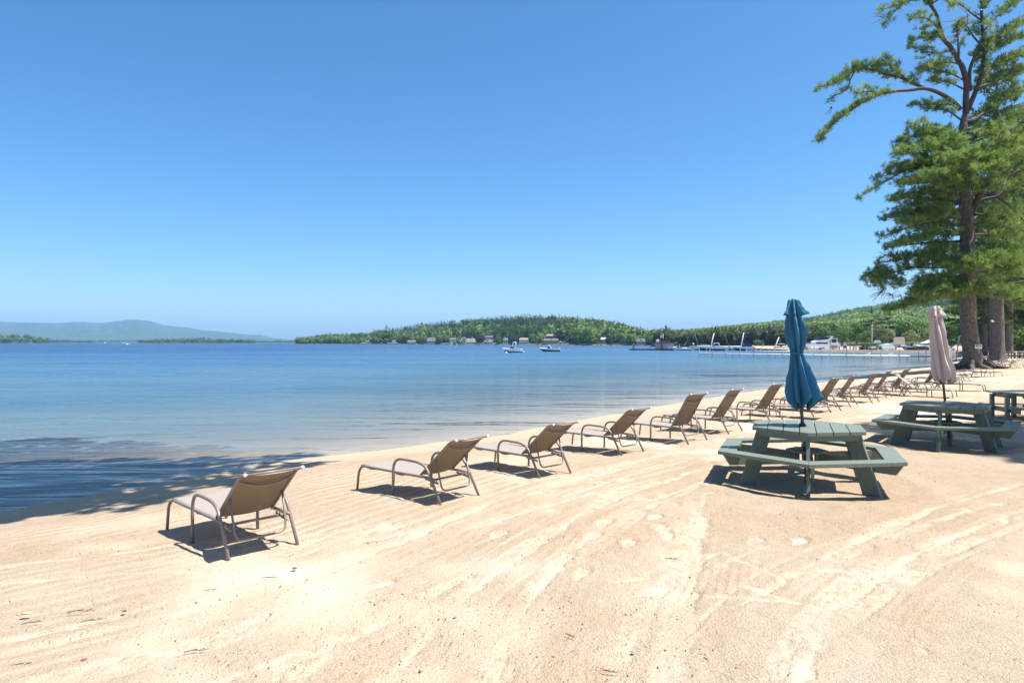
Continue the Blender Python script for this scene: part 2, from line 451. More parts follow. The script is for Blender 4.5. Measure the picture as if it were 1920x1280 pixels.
M['collar'] = mat_basic('pinkish_plastic', (.62, .48, .50), .5, (.5, .38, .4), 8)
# ------------------------------------------------------------------ the beach sheet
def vnoise(x, y, seed=0):
    """smooth value noise in numpy"""
    xi = np.floor(x).astype(np.int64); yi = np.floor(y).astype(np.int64)
    fx = x - xi; fy = y - yi
    fx = fx * fx * (3 - 2 * fx); fy = fy * fy * (3 - 2 * fy)
    def hsh(a, b):
        n = (a * 374761393 + b * 668265263 + seed * 1442695041) & 0x7fffffff
        n = ((n ^ (n >> 13)) * 1274126177) & 0x7fffffff
        return ((n ^ (n >> 16)) & 0xffff) / 65535.0
    return (hsh(xi, yi) * (1 - fx) * (1 - fy) + hsh(xi + 1, yi) * fx * (1 - fy) + hsh(xi, yi + 1) * (1 - fx) * fy + hsh(xi + 1, yi + 1) * fx * fy)

def pdist(x, y, pts):
    """distance to a polyline, and how far along it"""
    best = np.full(x.shape, 1e9); al = np.zeros(x.shape); acc = 0
    for (ax, ay), (bx, by) in zip(pts[:-1], pts[1:]):
        dx, dy = bx - ax, by - ay; L = sqrt(dx * dx + dy * dy) + 1e-9
        t = np.clip(((x - ax) * dx + (y - ay) * dy) / (L * L), 0, 1)
        d = np.hypot(x - ax - t * dx, y - ay - t * dy)
        m = d < best; best = np.where(m, d, best); al = np.where(m, acc + t * L, al); acc += L
    return best, al

def smooth_line(pix, n=8):
    P = [on_ground(*p) for p in pix]; P = [np.array((p.x, p.y)) for p in P]
    P = [2 * P[0] - P[1]] + P + [2 * P[-1] - P[-2]]; out = []
    for i in range(1, len(P) - 2):
        for k in range(n):
            t = k / n
            out.append(.5 * ((2 * P[i]) + (-P[i - 1] + P[i + 1]) * t + (2 * P[i - 1] - 5 * P[i] + 4 * P[i + 1] - P[i + 2]) * t * t + (-P[i - 1] + 3 * P[i] - 3 * P[i + 1] + P[i + 2]) * t ** 3))
    out.append(P[-2]); return out

TRACKS = [  # wheel ruts of the beach rake: pixel path, half width
    ([(1390, 868), (1290, 892), (1190, 920), (1110, 955), (1040, 1000), (960, 1055), (860, 1130), (760, 1235), (720, 1280)], .10),
    ([(1330, 905), (1240, 930), (1165, 962), (1110, 1000), (1050, 1060), (985, 1140), (930, 1280)], .09),
    ([(1920, 908), (1800, 940), (1690, 978), (1600, 1015), (1520, 1060), (1455, 1100)], .085),
    ([(1920, 958), (1830, 990), (1750, 1022), (1680, 1062), (1620, 1110), (1560, 1170), (1500, 1280)], .12),
    ([(1320, 970), (1310, 1010), (1300, 1060), (1285, 1120), (1270, 1200), (1262, 1280)], .13),
    ([(1460, 1100), (1500, 1075), (1570, 1068), (1660, 1080)], .07),
    ([(1300, 1070), (1350, 1035), (1400, 1055), (1470, 1085)], .06),
    ([(1330, 1118), (1400, 1122), (1470, 1128), (1510, 1130)], .06),
    ([(1410, 1100), (1460, 1120), (1510, 1130)], .07),
    ([(1630, 1150), (1690, 1180), (1740, 1225)], .05),
    ([(1290, 845), (1180, 868), (1080, 895), (960, 930), (820, 985), (660, 1050), (420, 1120), (0, 1230)], .12),
    ([(1200, 905), (1060, 940), (940, 975), (790, 1020), (560, 1090), (330, 1150)], .10),
    ([(0, 1060), (180, 1042), (330, 1020), (620, 1000)], .10),
    ([(0, 1095), (240, 1075), (560, 1062), (760, 1010)], .08),
    ([(1470, 800), (1380, 822), (1300, 850)], .10), ([(1700, 745), (1640, 770), (1560, 800), (1480, 830)], .10),
    ([(1800, 745), (1740, 775), (1650, 850)], .10), ([(1850, 720), (1890, 708), (1920, 700)], .12), ([(1870, 745), (1900, 722), (1920, 712)], .12),
    ([(1395, 956), (1450, 965), (1560, 968)], .03), ([(1420, 978), (1500, 984)], .03),
    ([(1440, 1150), (1560, 1140), (1640, 1100), (1760, 1060)], .05)]
RAKE = [  # broad combed swaths: pixel path, half width, tooth spacing
    ([(1340, 940), (1345, 990), (1350, 1050), (1330, 1130)], .34, .075),
    ([(1120, 1010), (1060, 1080), (1010, 1180), (985, 1280)], .38, .08),
    ([(760, 1180), (640, 1235), (560, 1280)], .40, .085),
    ([(1200, 870), (1100, 910), (960, 970), (820, 1060)], .45, .11),
    ([(1880, 1010), (1760, 1070), (1660, 1160), (1610, 1280)], .30, .08),
    ([(1800, 870), (1700, 930), (1560, 990), (1440, 1020)], .40, .10)]
SWATHS = [([(1390, 868), (1190, 920), (1040, 1000), (860, 1130), (720, 1280)], .75), ([(1290, 845), (1080, 895), (820, 985), (420, 1120), (0, 1230)], .8), ([(1920, 930), (1690, 1000), (1520, 1075), (1400, 1180), (1340, 1280)], .8),
          ([(1920, 1000), (1750, 1070), (1650, 1160), (1600, 1280)], .6), ([(1340, 930), (1330, 1020), (1290, 1140), (1270, 1280)], .5), ([(0, 1075), (330, 1030), (620, 1005), (900, 940)], .6), ([(1900, 715), (1750, 770), (1500, 830), (1300, 850)], .8), ([(1700, 745), (1500, 815), (1250, 860)], .6), ([(330, 1280), (620, 1180), (800, 1090)], .6)]
STEPS = [(1130, 888), (1152, 878), (1118, 902), (1172, 900), (1146, 918), (1226, 890), (1245, 905), (1264, 897), (1290, 890), (1205, 934), (1222, 949),
         (1246, 926), (1270, 945), (1192, 962), (1228, 968), (1134, 978), (1110, 1002), (1180, 1016), (1245, 990), (1252, 1002), (1236, 985), (1306, 914), (1350, 905), (1090, 1075), (1225, 1105),
         (1185, 1085), (935, 1000), (720, 985), (985, 905), (1010, 925), (1045, 920), (1235, 905), (1330, 870), (1415, 1010), (1500, 1012), (1820, 960), (1870, 945), (1885, 975),
         (705, 1100), (860, 1090)]

def make_beach():
    ang = np.radians(np.concatenate([np.linspace(-78, -40, 40, endpoint=False), np.arange(-40, 40, .17), np.linspace(40, 78, 40)]))
    rad = np.concatenate([np.geomspace(.7, 3.0, 60, endpoint=False), np.geomspace(3.0, 30, 640, endpoint=False), np.geomspace(30, 240, 210)])
    A, R = np.meshgrid(ang, rad)
    X = (R * np.sin(A)).ravel(); Y = (R * np.cos(A)).ravel()
    # a gentle wander of the water's edge
    s0 = shore_dist(X, Y)
    wob = (vnoise(X * .5 + 31, Y * .5, 3) - .5) * .16 + (vnoise(X * 1.9, Y * 1.9 + 7, 4) - .5) * .14
    near = np.exp(-(s0 / 3.0) ** 2)
    s = s0 + wob * near
    Z = base_height(X, Y, s)
    n = len(X)
    dry = np.clip((s - 1.3) / .9, 0, 1)
    smooth = np.zeros(n); loose = np.zeros(n)
    fade = np.clip(1.4 - R.ravel() / 40, 0, 1)
    # uneven sand
    Z += dry * ((vnoise(X * 1.1, Y * 1.1, 1) - .5) * .035 + (vnoise(X * 3.3, Y * 3.3, 2) - .5) * .016 + (vnoise(X * 9, Y * 9, 5) - .5) * .009 * fade)
    # rake striations running along the water
    st = (np.sin(s * 2 * pi / (.21) + 9 * vnoise(X * .30, Y * .30, 8) + 2.5 * vnoise(X * 1.7, Y * 1.7, 18)) * .5 + .5) ** 2 * np.clip(vnoise(X * .8 + 3, Y * .8, 19) * 2.2 - .5, 0, 1)
    band = np.clip((s - 1.6) / .8, 0, 1) * np.clip((8.5 - s) / 2.5, 0, 1) * np.clip(vnoise(X * .22 + 9, Y * .22, 6) * 2 - .2, 0, 1)
    Z -= st * band * .005 * fade
    loose = np.maximum(loose, .95 * np.clip(1 - abs(s - 2.1) / .9, 0, 1) ** .6 * (.45 + .55 * vnoise(X * .9, Y * .9, 12)))
    loose = np.maximum(loose, band * (1 - st) * .6); smooth = np.maximum(smooth, band * st * .45)
    # patches of loose, tan, crumbly sand
    patch = np.clip(vnoise(X * .42 + 4, Y * .42, 14) * .6 + vnoise(X * 1.3, Y * 1.3, 15) * .45 + vnoise(X * 4.5, Y * 4.5, 16) * .25 - .55, 0, 1) * 2.4
    loose = np.maximum(loose, np.clip(patch, 0, .85) * dry)
    # flat, packed patches
    smooth = np.maximum(smooth, np.clip(vnoise(X * .55, Y * .55 + 60, 21) * 1.0 + vnoise(X * 2.2, Y * 2.2, 22) * .35 - .78, 0, 1) * 2.2 * dry)
    sel = R.ravel() < 60
    xs, ys = X[sel], Y[sel]
    ss_ = s[sel]; zz = Z[sel]; sm = smooth[sel]; lo = loose[sel]
    for pix, w, sp in RAKE:
        line = smooth_line(pix, 5)
        d, al = pdist(xs, ys, line)
        wv = d + .03 * np.sin(al * 3)
        inside = np.clip((w - d) / .08, 0, 1)
        teeth = np.sin(wv * 2 * pi / sp) * .5 + .5
        inside = inside * np.clip(vnoise(xs * 2.2, ys * 2.2, 91) * 1.8 - .5, 0, 1); zz -= inside * teeth * .0055; lo = np.maximum(lo, inside * .4); sm = sm * (1 - .5 * inside)
    for pix, half in SWATHS:
        line = smooth_line(pix, 6); d, al = pdist(xs, ys, line)
        P2 = np.array(line); mid = P2[len(P2) // 2]; dirv = P2[-1] - P2[0]
        sgn = np.sign(dirv[0] * (ys - mid[1]) - dirv[1] * (xs - mid[0])); ds = d * sgn
        n1 = vnoise(ds * 7.5 + 40, al * .30 + half * 9, 101) * .6 + vnoise(ds * 17 + 40, al * .7, 102) * .4
        inside = np.clip((half * (.75 + .5 * vnoise(al * .5, al * 0, 103)) - d) / .35, 0, 1)
        c = np.clip((n1 - .52) * 5, 0, 1) * inside * np.clip(.35 + vnoise(xs * 2.3, ys * 2.3, 104), 0, 1) * np.clip(vnoise(xs * 12, ys * 12, 105) * .8 + vnoise(xs * 27, ys * 27, 106) * .8 - .1, .15, 1)
        zz -= c * .005; sm = np.maximum(sm, c * .62); lo = np.maximum(lo, inside * np.clip((.42 - n1) * 4, 0, 1) * .45)
    for pix, w in TRACKS:
        line = smooth_line(pix, 6)
        d, al = pdist(xs, ys, line)
        edge = w * .70 * (1 + .7 * (vnoise(al * 2.2, al * 0 + w * 100, 31) - .5)) + .06 * (vnoise(xs * 9, ys * 9, 33) - .5) + .03 * (vnoise(xs * 26, ys * 26, 35) - .5)
        c = np.clip((edge - d) / .07, 0, 1); c = c * c * (3 - 2 * c)
        c = c * np.clip(vnoise(al * 1.3, al * 0 + w * 77 + 5, 36) * 1.6 + .1, .25, 1)
        rim = np.exp(-((d - edge - .035) / .03) ** 2)
        zz += -c * .008 + rim * .005 * (vnoise(xs * 11, ys * 11, 34)); sm = np.maximum(sm, c * (.35 + .4 * vnoise(xs * 5, ys * 5, 37))); lo = np.maximum(lo * (1 - c), rim * .4)
    rr = random.Random(3)
    for px, py in STEPS:
        p = on_ground(px, py); a = rr.uniform(.3, 1.4); L = rr.uniform(.13, .17) * (1.25 if py > 1050 else 1); W = rr.uniform(.05, .075)
        dx, dy = xs - p.x, ys - p.y
        u = dx * cos(a) + dy * sin(a); v = -dx * sin(a) + dy * cos(a)
        W2 = W * (1 + .35 * np.clip(u / L, -1, 1))
        q = (u / L) ** 2 + (v / W2) ** 2 + .35 * (vnoise(xs * 16, ys * 16, 41) - .5)
        c = np.clip((1.0 - q) / .22, 0, 1); rim = np.exp(-((np.sqrt(np.maximum(q, 0)) - 1.28) / .16) ** 2)
        zz += -c * .015 + rim * .007 * vnoise(xs * 19, ys * 19, 44); c = c * np.clip(vnoise(xs * 7, ys * 7, 43) * 1.7 - .1, .2, 1); sm = np.maximum(sm, c * .58 * (.6 + .7 * vnoise(xs * 9, ys * 9, 47))); lo = np.maximum(lo * (1 - c), rim * .45)
    lo = np.maximum(lo, np.clip((ys - 5.2) / 3.5, 0, 1) * np.clip((ss_ - 1.2) / .6, 0, 1) * (.30 + .55 * vnoise(xs * .7, ys * .7, 57)) * (1 - .85 * sm))
    # a trodden hollow under each picnic table
    for cx, cy, r in ((3.93, 8.87, 1.35), (7.89, 12.14, 1.35)):
        d = np.hypot(xs - cx, ys - cy)
        zz += -.035 * np.clip((r - d) / .5, 0, 1) + .028 * np.exp(-((d - r - .08) / .18) ** 2) * (.5 + vnoise(xs * 3, ys * 3, 51))
        lo = np.maximum(lo, np.clip((r + .5 - d) / .4, 0, 1) * .55)
    zz += lo * (vnoise(xs * 15, ys * 15, 111) * vnoise(xs * 6, ys * 6, 112) - .25) * .022 * np.clip(1.3 - np.hypot(xs, ys) / 20, 0, 1) * np.clip((ss_ - 1.2) / .5, 0, 1)
    Z[sel] = zz; smooth[sel] = sm; loose[sel] = lo
    nr, na = len(rad), len(ang)
    idx = np.arange(nr * na).reshape(nr, na)
    F = np.stack([idx[:-1, :-1], idx[:-1, 1:], idx[1:, 1:], idx[1:, :-1]], -1).reshape(-1, 4)
    keep = (s[F].max(1) > -70)
    F = F[keep]
    wet = np.clip((1.25 + (vnoise(X * .6, Y * .6, 9) - .5) * .8 - s) / .5, 0, 1) * .82
    wet = np.where(s < 0, .25, wet) * 1.0
    # the land behind the camera and off to the sides, one coarse sheet just under the fine one
    gx, gy = np.meshgrid(np.linspace(-40, 120, 90), np.linspace(-40, 150, 100)); bx, by = gx.ravel(), gy.ravel()
    bs = shore_dist(bx, by); bz = base_height(bx, by, bs) - .09
    bi = np.arange(9000).reshape(100, 90) + n
    BF = np.stack([bi[:-1, :-1], bi[:-1, 1:], bi[1:, 1:], bi[1:, :-1]], -1).reshape(-1, 4)
    BF = BF[bs[BF - n].max(1) > -12]
    V = np.concatenate([np.stack([X, Y, Z], -1), np.stack([bx, by, bz], -1)])
    used = np.zeros(len(V), bool); used[F.ravel()] = True; used[BF.ravel()] = True
    re = np.cumsum(used) - 1
    o = mesh_obj('beach', V[used], re[np.concatenate([F, BF])], M['sand'], smooth=True)
    z9 = np.zeros(9000)
    for nm, arr in (('smoothness', np.concatenate([smooth, z9])), ('wet', np.concatenate([wet, z9])), ('loose', np.concatenate([loose, z9 + .3]))):
        at_ = o.data.attributes.new(nm, 'FLOAT', 'POINT'); at_.data.foreach_set('value', np.clip(arr[used], 0, 1).astype(np.float32))
    tag(o, 'raked pale sand beach with wheel ruts and footprints', None, None, 'structure')
make_beach()

def make_lake():
    ang = np.radians(np.concatenate([np.linspace(-75, -42, 24, endpoint=False), np.arange(-42, 42, .4), np.linspace(42, 75, 24)]))
    rad = np.concatenate([np.geomspace(3, 60, 330, endpoint=False), np.geomspace(60, 9000, 130)])
    A, R = np.meshgrid(ang, rad); X = (R * np.sin(A)).ravel(); Y = (R * np.cos(A)).ravel()
    s = shore_dist(X, Y)
    nr, na = len(rad), len(ang); idx = np.arange(nr * na).reshape(nr, na)
    F = np.stack([idx[:-1, :-1], idx[:-1, 1:], idx[1:, 1:], idx[1:, :-1]], -1).reshape(-1, 4)
    F = F[s[F].min(1) < 3]
    used = np.zeros(len(X), bool); used[F.ravel()] = True; re = np.cumsum(used) - 1
    V = np.stack([X, Y, np.zeros_like(X)], -1)
    o = mesh_obj('lake', V[used], re[F], M['water'], smooth=True)
    a = o.data.attributes.new('offshore', 'FLOAT', 'POINT'); a.data.foreach_set('value', np.clip(-s[used], 0, 4000).astype(np.float32))
    tag(o, 'blue rippled lake, clear over the sand at its edge', None, None, 'structure')
make_lake()

# ------------------------------------------------------------------ lounge chairs
CH_W, CH_L = .62, 1.64
def make_chair(angle, name='lounge_chair'):
    a = radians(angle)
    root = thing(name, 'x', 'lounge chair')
    hin = Vector((0, .44, .287)); up = Vector((0, -cos(a), sin(a)))
    back_n = Vector((0, -sin(a), -cos(a)))           # behind the backrest
    a2 = a - radians(20 if angle > 20 else 6); up2 = Vector((0, -cos(a2), sin(a2)))
    LB = .64; top = hin + up * LB; tip = top + up2 * .13
    X = Vector((1, 0, 0))
    for sx in (-1, 1):
        x = sx * .285
        MB().tube(bend([(x * 1.06, CH_L, -.05), (x * 1.05, CH_L - .035, .20), (x, CH_L - .09, .268), (x, 1.2, .27), (x, .32, .278), (x * 1.03, .155, .272)], .07), .0155, 8).build('side_rail', M['frame'], root, True)
        xa = sx * .318
        MB().tube(bend([(xa, .885, -.05), (xa, .885, .36), (xa, .80, .455), (xa, .40, .452), (xa, .265, .40), (xa, .0, -.05)], .11, 7), .0165, 8).build('arm_frame', M['frame'], root, True)
        if True:
            MB().tube([(xa + sx * .0006, .0265, .0), (xa + sx * .0006, .0085, -.035)], .0172, 8).build('foot_patch', M['rust'], root, True)
        xb = sx * .262
        MB().tube([hin + X * xb + up * .0, hin + X * xb + up * .3, top + X * xb, top + X * xb + (up + up2) * .03, tip + X * xb], .0145, 8).build('back_rail', M['frame'], root, True)
        MB().tube([tip + X * (xb + 0), tip + X * xb + up2 * .014], .0155, 8).build('end_cap', M['cap'], root, True)
        MB().box(hin + X * (sx * .262) + Vector((0, .005, -.012)), (.03, .035, .022), None, .006).build('hinge_block', M['cap'], root)
        # notched rack under the rail
        rk = MB(); p0 = Vector((sx * .262, .36, .255)); p1 = Vector((sx * .262, .13, .225))
        rk.box((p0 + p1) / 2, (.010, (p0 - p1).length, .022), Matrix.Rotation(atan2((p0 - p1).z, (p0 - p1).y), 3, 'X'))
        for k in range(4):
            q = p0.lerp(p1, .12 + k * .25); rk.box(q + Vector((0, .0, .022)), (.009, .012, .03))
        rk.build('notched_rack', M['frame'], root)
    # prop: a hinged U tube
    hp = hin + up * (.33 if angle > 20 else .25)
    bot = Vector((0, max(.06, hp.y - .10), .135)) if angle > 20 else Vector((0, .05, .22))
    MB().tube(bend([hp + X * -.245, (Vector((-.235, bot.y, bot.z))), (Vector((.235, bot.y, bot.z))), hp + X * .245], .08), .0105, 8).build('back_prop', M['frame'], root, True)
    MB().tube([(-.285, .20, .262), (.285, .20, .262)], .013, 8).build('cross_bar', M['frame'], root, True)
    MB().tube(bend([(-.285, 1.44, .262), (-.2, 1.44, .222), (.2, 1.44, .222), (.285, 1.44, .262)], .08), .012, 8).build('cross_bar', M['frame'], root, True)
    MB().tube(bend([(-.285, .86, .26), (-.2, .86, .225), (.2, .86, .225), (.285, .86, .26)], .08), .012, 8).build('cross_bar', M['frame'], root, True)
    bb = []
    for k in range(13):
        f = k / 12 - .5; bb.append(hin + up * (LB * .93) + X * (f * .52) + (back_n * .055 - up * .035) * (1 - (2 * f) ** 2))
    MB().tube(bb, .011, 8).build('brace_bar', M['frame'], root, True)
    MB().tube([tip - X * .262, tip + X * .262], .011, 8).build('top_bar', M['frame'], root, True)
    # slings: gently sagging cloth with thickness
    def cloth(path, half, sag, name, normal):
        nu = 10; vs = []; fs = []
        for layer in (0, 1):
            for i, p in enumerate(path):
                for k in range(nu + 1):
                    f = k / nu * 2 - 1
                    nn = normal[i]
                    vs.append(Vector(p) + X * (f * half) - nn * (sag * (1 - f * f)) + nn * (.0025 * (1 if layer == 0 else -1)))
        m = len(path); w = nu + 1; o2 = m * w
        for i in range(m - 1):
            for k in range(nu):
                q = (i * w + k, i * w + k + 1, (i + 1) * w + k + 1, (i + 1) * w + k)
                fs.append(q); fs.append(tuple(o2 + j for j in reversed(q)))
        for i in range(m - 1):
            fs.append((i * w, (i + 1) * w, o2 + (i + 1) * w, o2 + i * w)); fs.append((i * w + nu, o2 + i * w + nu, o2 + (i + 1) * w + nu, (i + 1) * w + nu))
        for k in range(nu):
            fs.append((k, o2 + k, o2 + k + 1, k + 1)); e = (m - 1) * w; fs.append((e + k, e + k + 1, o2 + e + k + 1, o2 + e + k))
        o = mesh_obj(name, vs, fs, M['sling'], root, True); o.data.materials.append(M['sling_shaded'])
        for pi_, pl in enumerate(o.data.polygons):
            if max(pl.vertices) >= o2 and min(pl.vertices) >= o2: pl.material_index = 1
        return o
    Z = Vector((0, 0, 1))
    seat = [Vector((0, .46 + (1.55 - .46) * k / 14, .284 - .012 * sin(pi * k / 14))) for k in range(15)] + [Vector((0, 1.585, .272)), Vector((0, 1.60, .25))]
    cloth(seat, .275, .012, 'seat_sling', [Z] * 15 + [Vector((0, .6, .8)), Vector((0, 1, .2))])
    nb = -back_n
    bk = [hin + up * (.015 + (LB - .02) * k / 12) for k in range(13)] + [top + (up + up2) * .03, top + up2 * .08, tip]
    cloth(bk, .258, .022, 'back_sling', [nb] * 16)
    return root

CHAIRS = [  # rear left foot, rear right foot (pixels), back angle, label
    ((426.4, 1052.9), (565.7, 1019.7), 41, 'tan sling lounge chair standing closest to the camera, alone at lower left'),
    ((826.9, 947.7), (903.5, 928.1), 41, 'second lounge chair from the near end of the row, back low, white end caps showing'),
    ((1015, 898.6), (1073.2, 885), 41, 'third lounge chair from the near end of the row, low back overlapping the chair beyond'),
    ((1168, 855), (1209.6, 845.7), 43, 'fourth lounge chair from the near end, last one with a low back'),
    ((1295, 832.5), (1328, 826.6), 59, 'fifth lounge chair in the row, first one with its back raised steeply'),
    ((1368.7, 813), (1395.3, 808), 57, 'sixth lounge chair in the row, steep back, between two others left of the green table'),
    ((1446, 793), (1474, 790), 57, 'seventh lounge chair in the row, its rear legs ending behind the near green table top'),
    ((1509, 785.5), (1529, 781), 3, 'flat lowered lounge chair half hidden behind the blue umbrella hem'),
    ((1562.7, 773.8), (1577.5, 770.4), 58, 'raised lounge chair just right of the blue umbrella hem'),
    ((1596.6, 761.8), (1611, 760.2), 56, 'second raised lounge chair to the right of the blue umbrella'),
    ((1639, 755.5), (1650, 753.8), 58, 'third raised lounge chair to the right of the blue umbrella'),
    ((1665.8, 746.5), (1674, 744.6), 57, 'fourth raised lounge chair to the right of the blue umbrella'),
    ((1699.4, 741.3), (1708, 739), 58, 'fifth raised lounge chair right of the blue umbrella, before an inland facing chair'),
    ((1722.5, 734.4), (1730.6, 733.8), 3, 'flat lowered lounge chair behind the far green table, left of the tan umbrella'),
    ((1758, 731.2), (1765, 730), 57, 'raised lounge chair partly hidden by the left edge of the tan umbrella'),
    ((1794, 720.6), (1800, 719.2), 3, 'flat lounge chair just right of the tan umbrella hem'),
    ((1812, 713.9), (1818.5, 712.7), 3, 'flat lounge chair in front of the roots of the large pine'),
]
GROUP = 'lounge chairs lined up along the beach'
protos = {}
used_proto = set()
def chair_at(x, y, rot, angle, label):
    if angle not in protos:
        protos[angle] = make_chair(angle); r = protos[angle]
    else: r = copy_tree(protos[angle])
    r.location = (x, y, ground(x, y) - .005); r.rotation_euler = (0, 0, rot)
    tag(r, label, 'lounge chair', GROUP)
    return r
for i, (L, R, ang, lab) in enumerate(CHAIRS):
    p = on_ground(*L); q = on_ground(*R); c = (p + q) / 2
    rot = {0: .785, 1: .86, 2: .76, 3: .77}.get(i, .77)
    if i == 4: rot = .72
    rot += (0, 0, 0, 0, 0, .04, -.03, .02, -.05, .05, .0, .06, -.05, .1, -.04, .15, -.1)[i]
    chair_at(c.x, c.y, rot, ang, lab)
for px, py, rot, ang, lab in (
    (1688, 741, -2.35, 41, 'lounge chair turned to face inland, its pale backrest front showing between raised chairs'),
    (1752, 730, -2.3, 41, 'lounge chair turned to face inland beside the left edge of the tan umbrella'),
    (1832, 707, -1.15, 3, 'flat lounge chair turned sideways in front of the large pine roots'),
    (1852, 691, -2.0, 41, 'lounge chair in the cluster on the right of the large pine, closest to its trunk'),
    (1864, 689, -2.1, 41, 'second lounge chair in the cluster on the right of the large pine'),
    (1892, 686.5, -2.2, 41, 'lounge chair standing furthest right in the cluster under the pines')):
    p = on_ground(px, py); chair_at(p.x, p.y, rot, ang, lab)

# ------------------------------------------------------------------ hexagonal picnic tables
HEX = [pi / 3 * k for k in range(6)]
def make_hex_table():
    root = thing('picnic_table', 'x', 'picnic table')
    zt, zb = .785, .475
    RT, RB, RI = .775, 1.245, .985
    def hexpt(r, k, z): return Vector((r * cos(k * pi / 3), r * sin(k * pi / 3), z))
    # table top: seven planks cut to a hexagon, running through two opposite corners (local x)
    ap = RT * cos(pi / 6); n = 7; w = 2 * ap / n; th = .042
    def half_len(y): return RT - abs(y) * math.tan(pi / 6)
    for i in range(n):
        y0 = -ap + i * w + .006; y1 = -ap + (i + 1) * w - .006
        ys = [y0, y1] if not (y0 < 0 < y1) else [y0, 0, y1]
        right = [Vector((half_len(y) + (.004 if i % 2 else -.003), y, zt - th)) for y in ys]; left = [Vector((-half_len(y), y, zt - th)) for y in reversed(ys)]
        MB().prism(right + left, (0, 0, th)).build('top_plank', M['green'], root)
    # apron under the top
    for k in range(6):
        o1, o2 = hexpt(RT - .06, k, zt - th - .075), hexpt(RT - .06, k + 1, zt - th - .075); i1, i2 = hexpt(RT - .105, k, zt - th - .075), hexpt(RT - .105, k + 1, zt - th - .075)
        MB().prism([o1, o2, i2, i1], (0, 0, .073)).build('apron', M['green'], root)
        # bench board with mitred ends
        g = .003; d = (hexpt(1, k + 1, 0) - hexpt(1, k, 0)).normalized() * g
        B1, B2 = hexpt(RB, k, zb - .042) + d, hexpt(RB, k + 1, zb - .042) - d; I1, I2 = hexpt(RI, k, zb - .042) + d, hexpt(RI, k + 1, zb - .042) - d
        MB().prism([B1, B2, I2, I1], (0, 0, .042)).build('bench', M['green'], root)
        # leg board in the radial plane, leaning out
        u = Vector((cos(HEX[k]), sin(HEX[k]), 0)); v = Vector((-u.y, u.x, 0)); zU = zt - th - .002
        leg = [u * .50 + Vector((0, 0, zU)), u * .70 + Vector((0, 0, zU)), u * .98 + Vector((0, 0, -.08)), u * .76 + Vector((0, 0, -.08))]
        MB().prism([q - v * .021 for q in leg], v * .042).build('leg', M['green'], root)
        # bench bearer bolted to the side of the leg, end cut at a slant
        z1 = zb - .044
        br = [u * .14 + Vector((0, 0, z1)), u * 1.19 + Vector((0, 0, z1)), u * 1.10 + Vector((0, 0, z1 - .135)), u * .14 + Vector((0, 0, z1 - .135))]
        MB().prism([q + v * .0235 for q in br], v * .038).build('bearer', M['green'], root)
        # top bearer
        tb = [u * .06 + Vector((0, 0, zU - .002)), u * .655 + Vector((0, 0, zU - .002)), u * .63 + Vector((0, 0, zU - .10)), u * .06 + Vector((0, 0, zU - .10))]
        MB().prism([q - v * .062 for q in tb], v * .038).build('bearer', M['green'], root)
    MB().prism([hexpt(.26, k + .5, zb - .035) for k in range(6)], (0, 0, .03)).build('umbrella_shelf', M['green'], root)
    return root

TG = 'green hexagonal picnic tables on the sand'
def table_z(x, y): return EYE - 1.905
t1 = make_hex_table(); t1.location = (3.927, 8.873, EYE - 1.11 - .785); t1.rotation_euler = (0, 0, -1.971)
tag(t1, 'green hexagonal picnic table under the folded blue umbrella', 'picnic table', TG)
t2 = copy_tree(t1); t2.location = (7.889, 12.144, EYE - 1.119 - .785); t2.rotation_euler = (0, 0, -2.264)
tag(t2, 'green hexagonal picnic table under the folded tan umbrella', 'picnic table', TG)
t4 = copy_tree(t1); t4.location = (15.12, 18.3, ground(15.12, 18.3)); t4.rotation_euler = (0, 0, 0)
tag(t4, 'green picnic table mostly cut off by the right edge, behind the straight-legged table', 'picnic table', TG)
def make_post_table():
    root = thing('picnic_table', 'green picnic table with straight square legs cut off by the right edge', 'picnic table', group='green picnic tables on the sand')
    zt, zb = .66, .33
    for i in range(5):
        y = -.40 + i * .2
        MB().box((1.0, y, zt - .02), (2.05 - (.12 if i in (0, 4) else 0), .19, .04), None, .008).build('top_plank', M['green'], root)
    for sy in (-1, 1):
        MB().box((1.0, sy * .66, zb - .02), (1.95, .24, .045), None, .01).build('bench', M['green'], root)
        for x in (.13, .62, 1.4, 1.9):
            MB().box((x, sy * .33, zt / 2 - .06), (.085, .085, zt + .02 - .06), None, .006).build('leg', M['green'], root)
    for x in (.13, 1.9):
        MB().box((x + .065, 0, zb - .098), (.04, 1.45, .11)).build('bearer', M['green'], root)
        MB().box((x + .065, 0, zt - .092), (.04, .80, .10)).build('bearer', M['green'], root)
    return root
t3 = make_post_table(); p = at(1880, 780, 15.9); t3.location = (p.x, 16.2, ground(p.x, 16.2)); t3.rotation_euler = (0, 0, -.16)

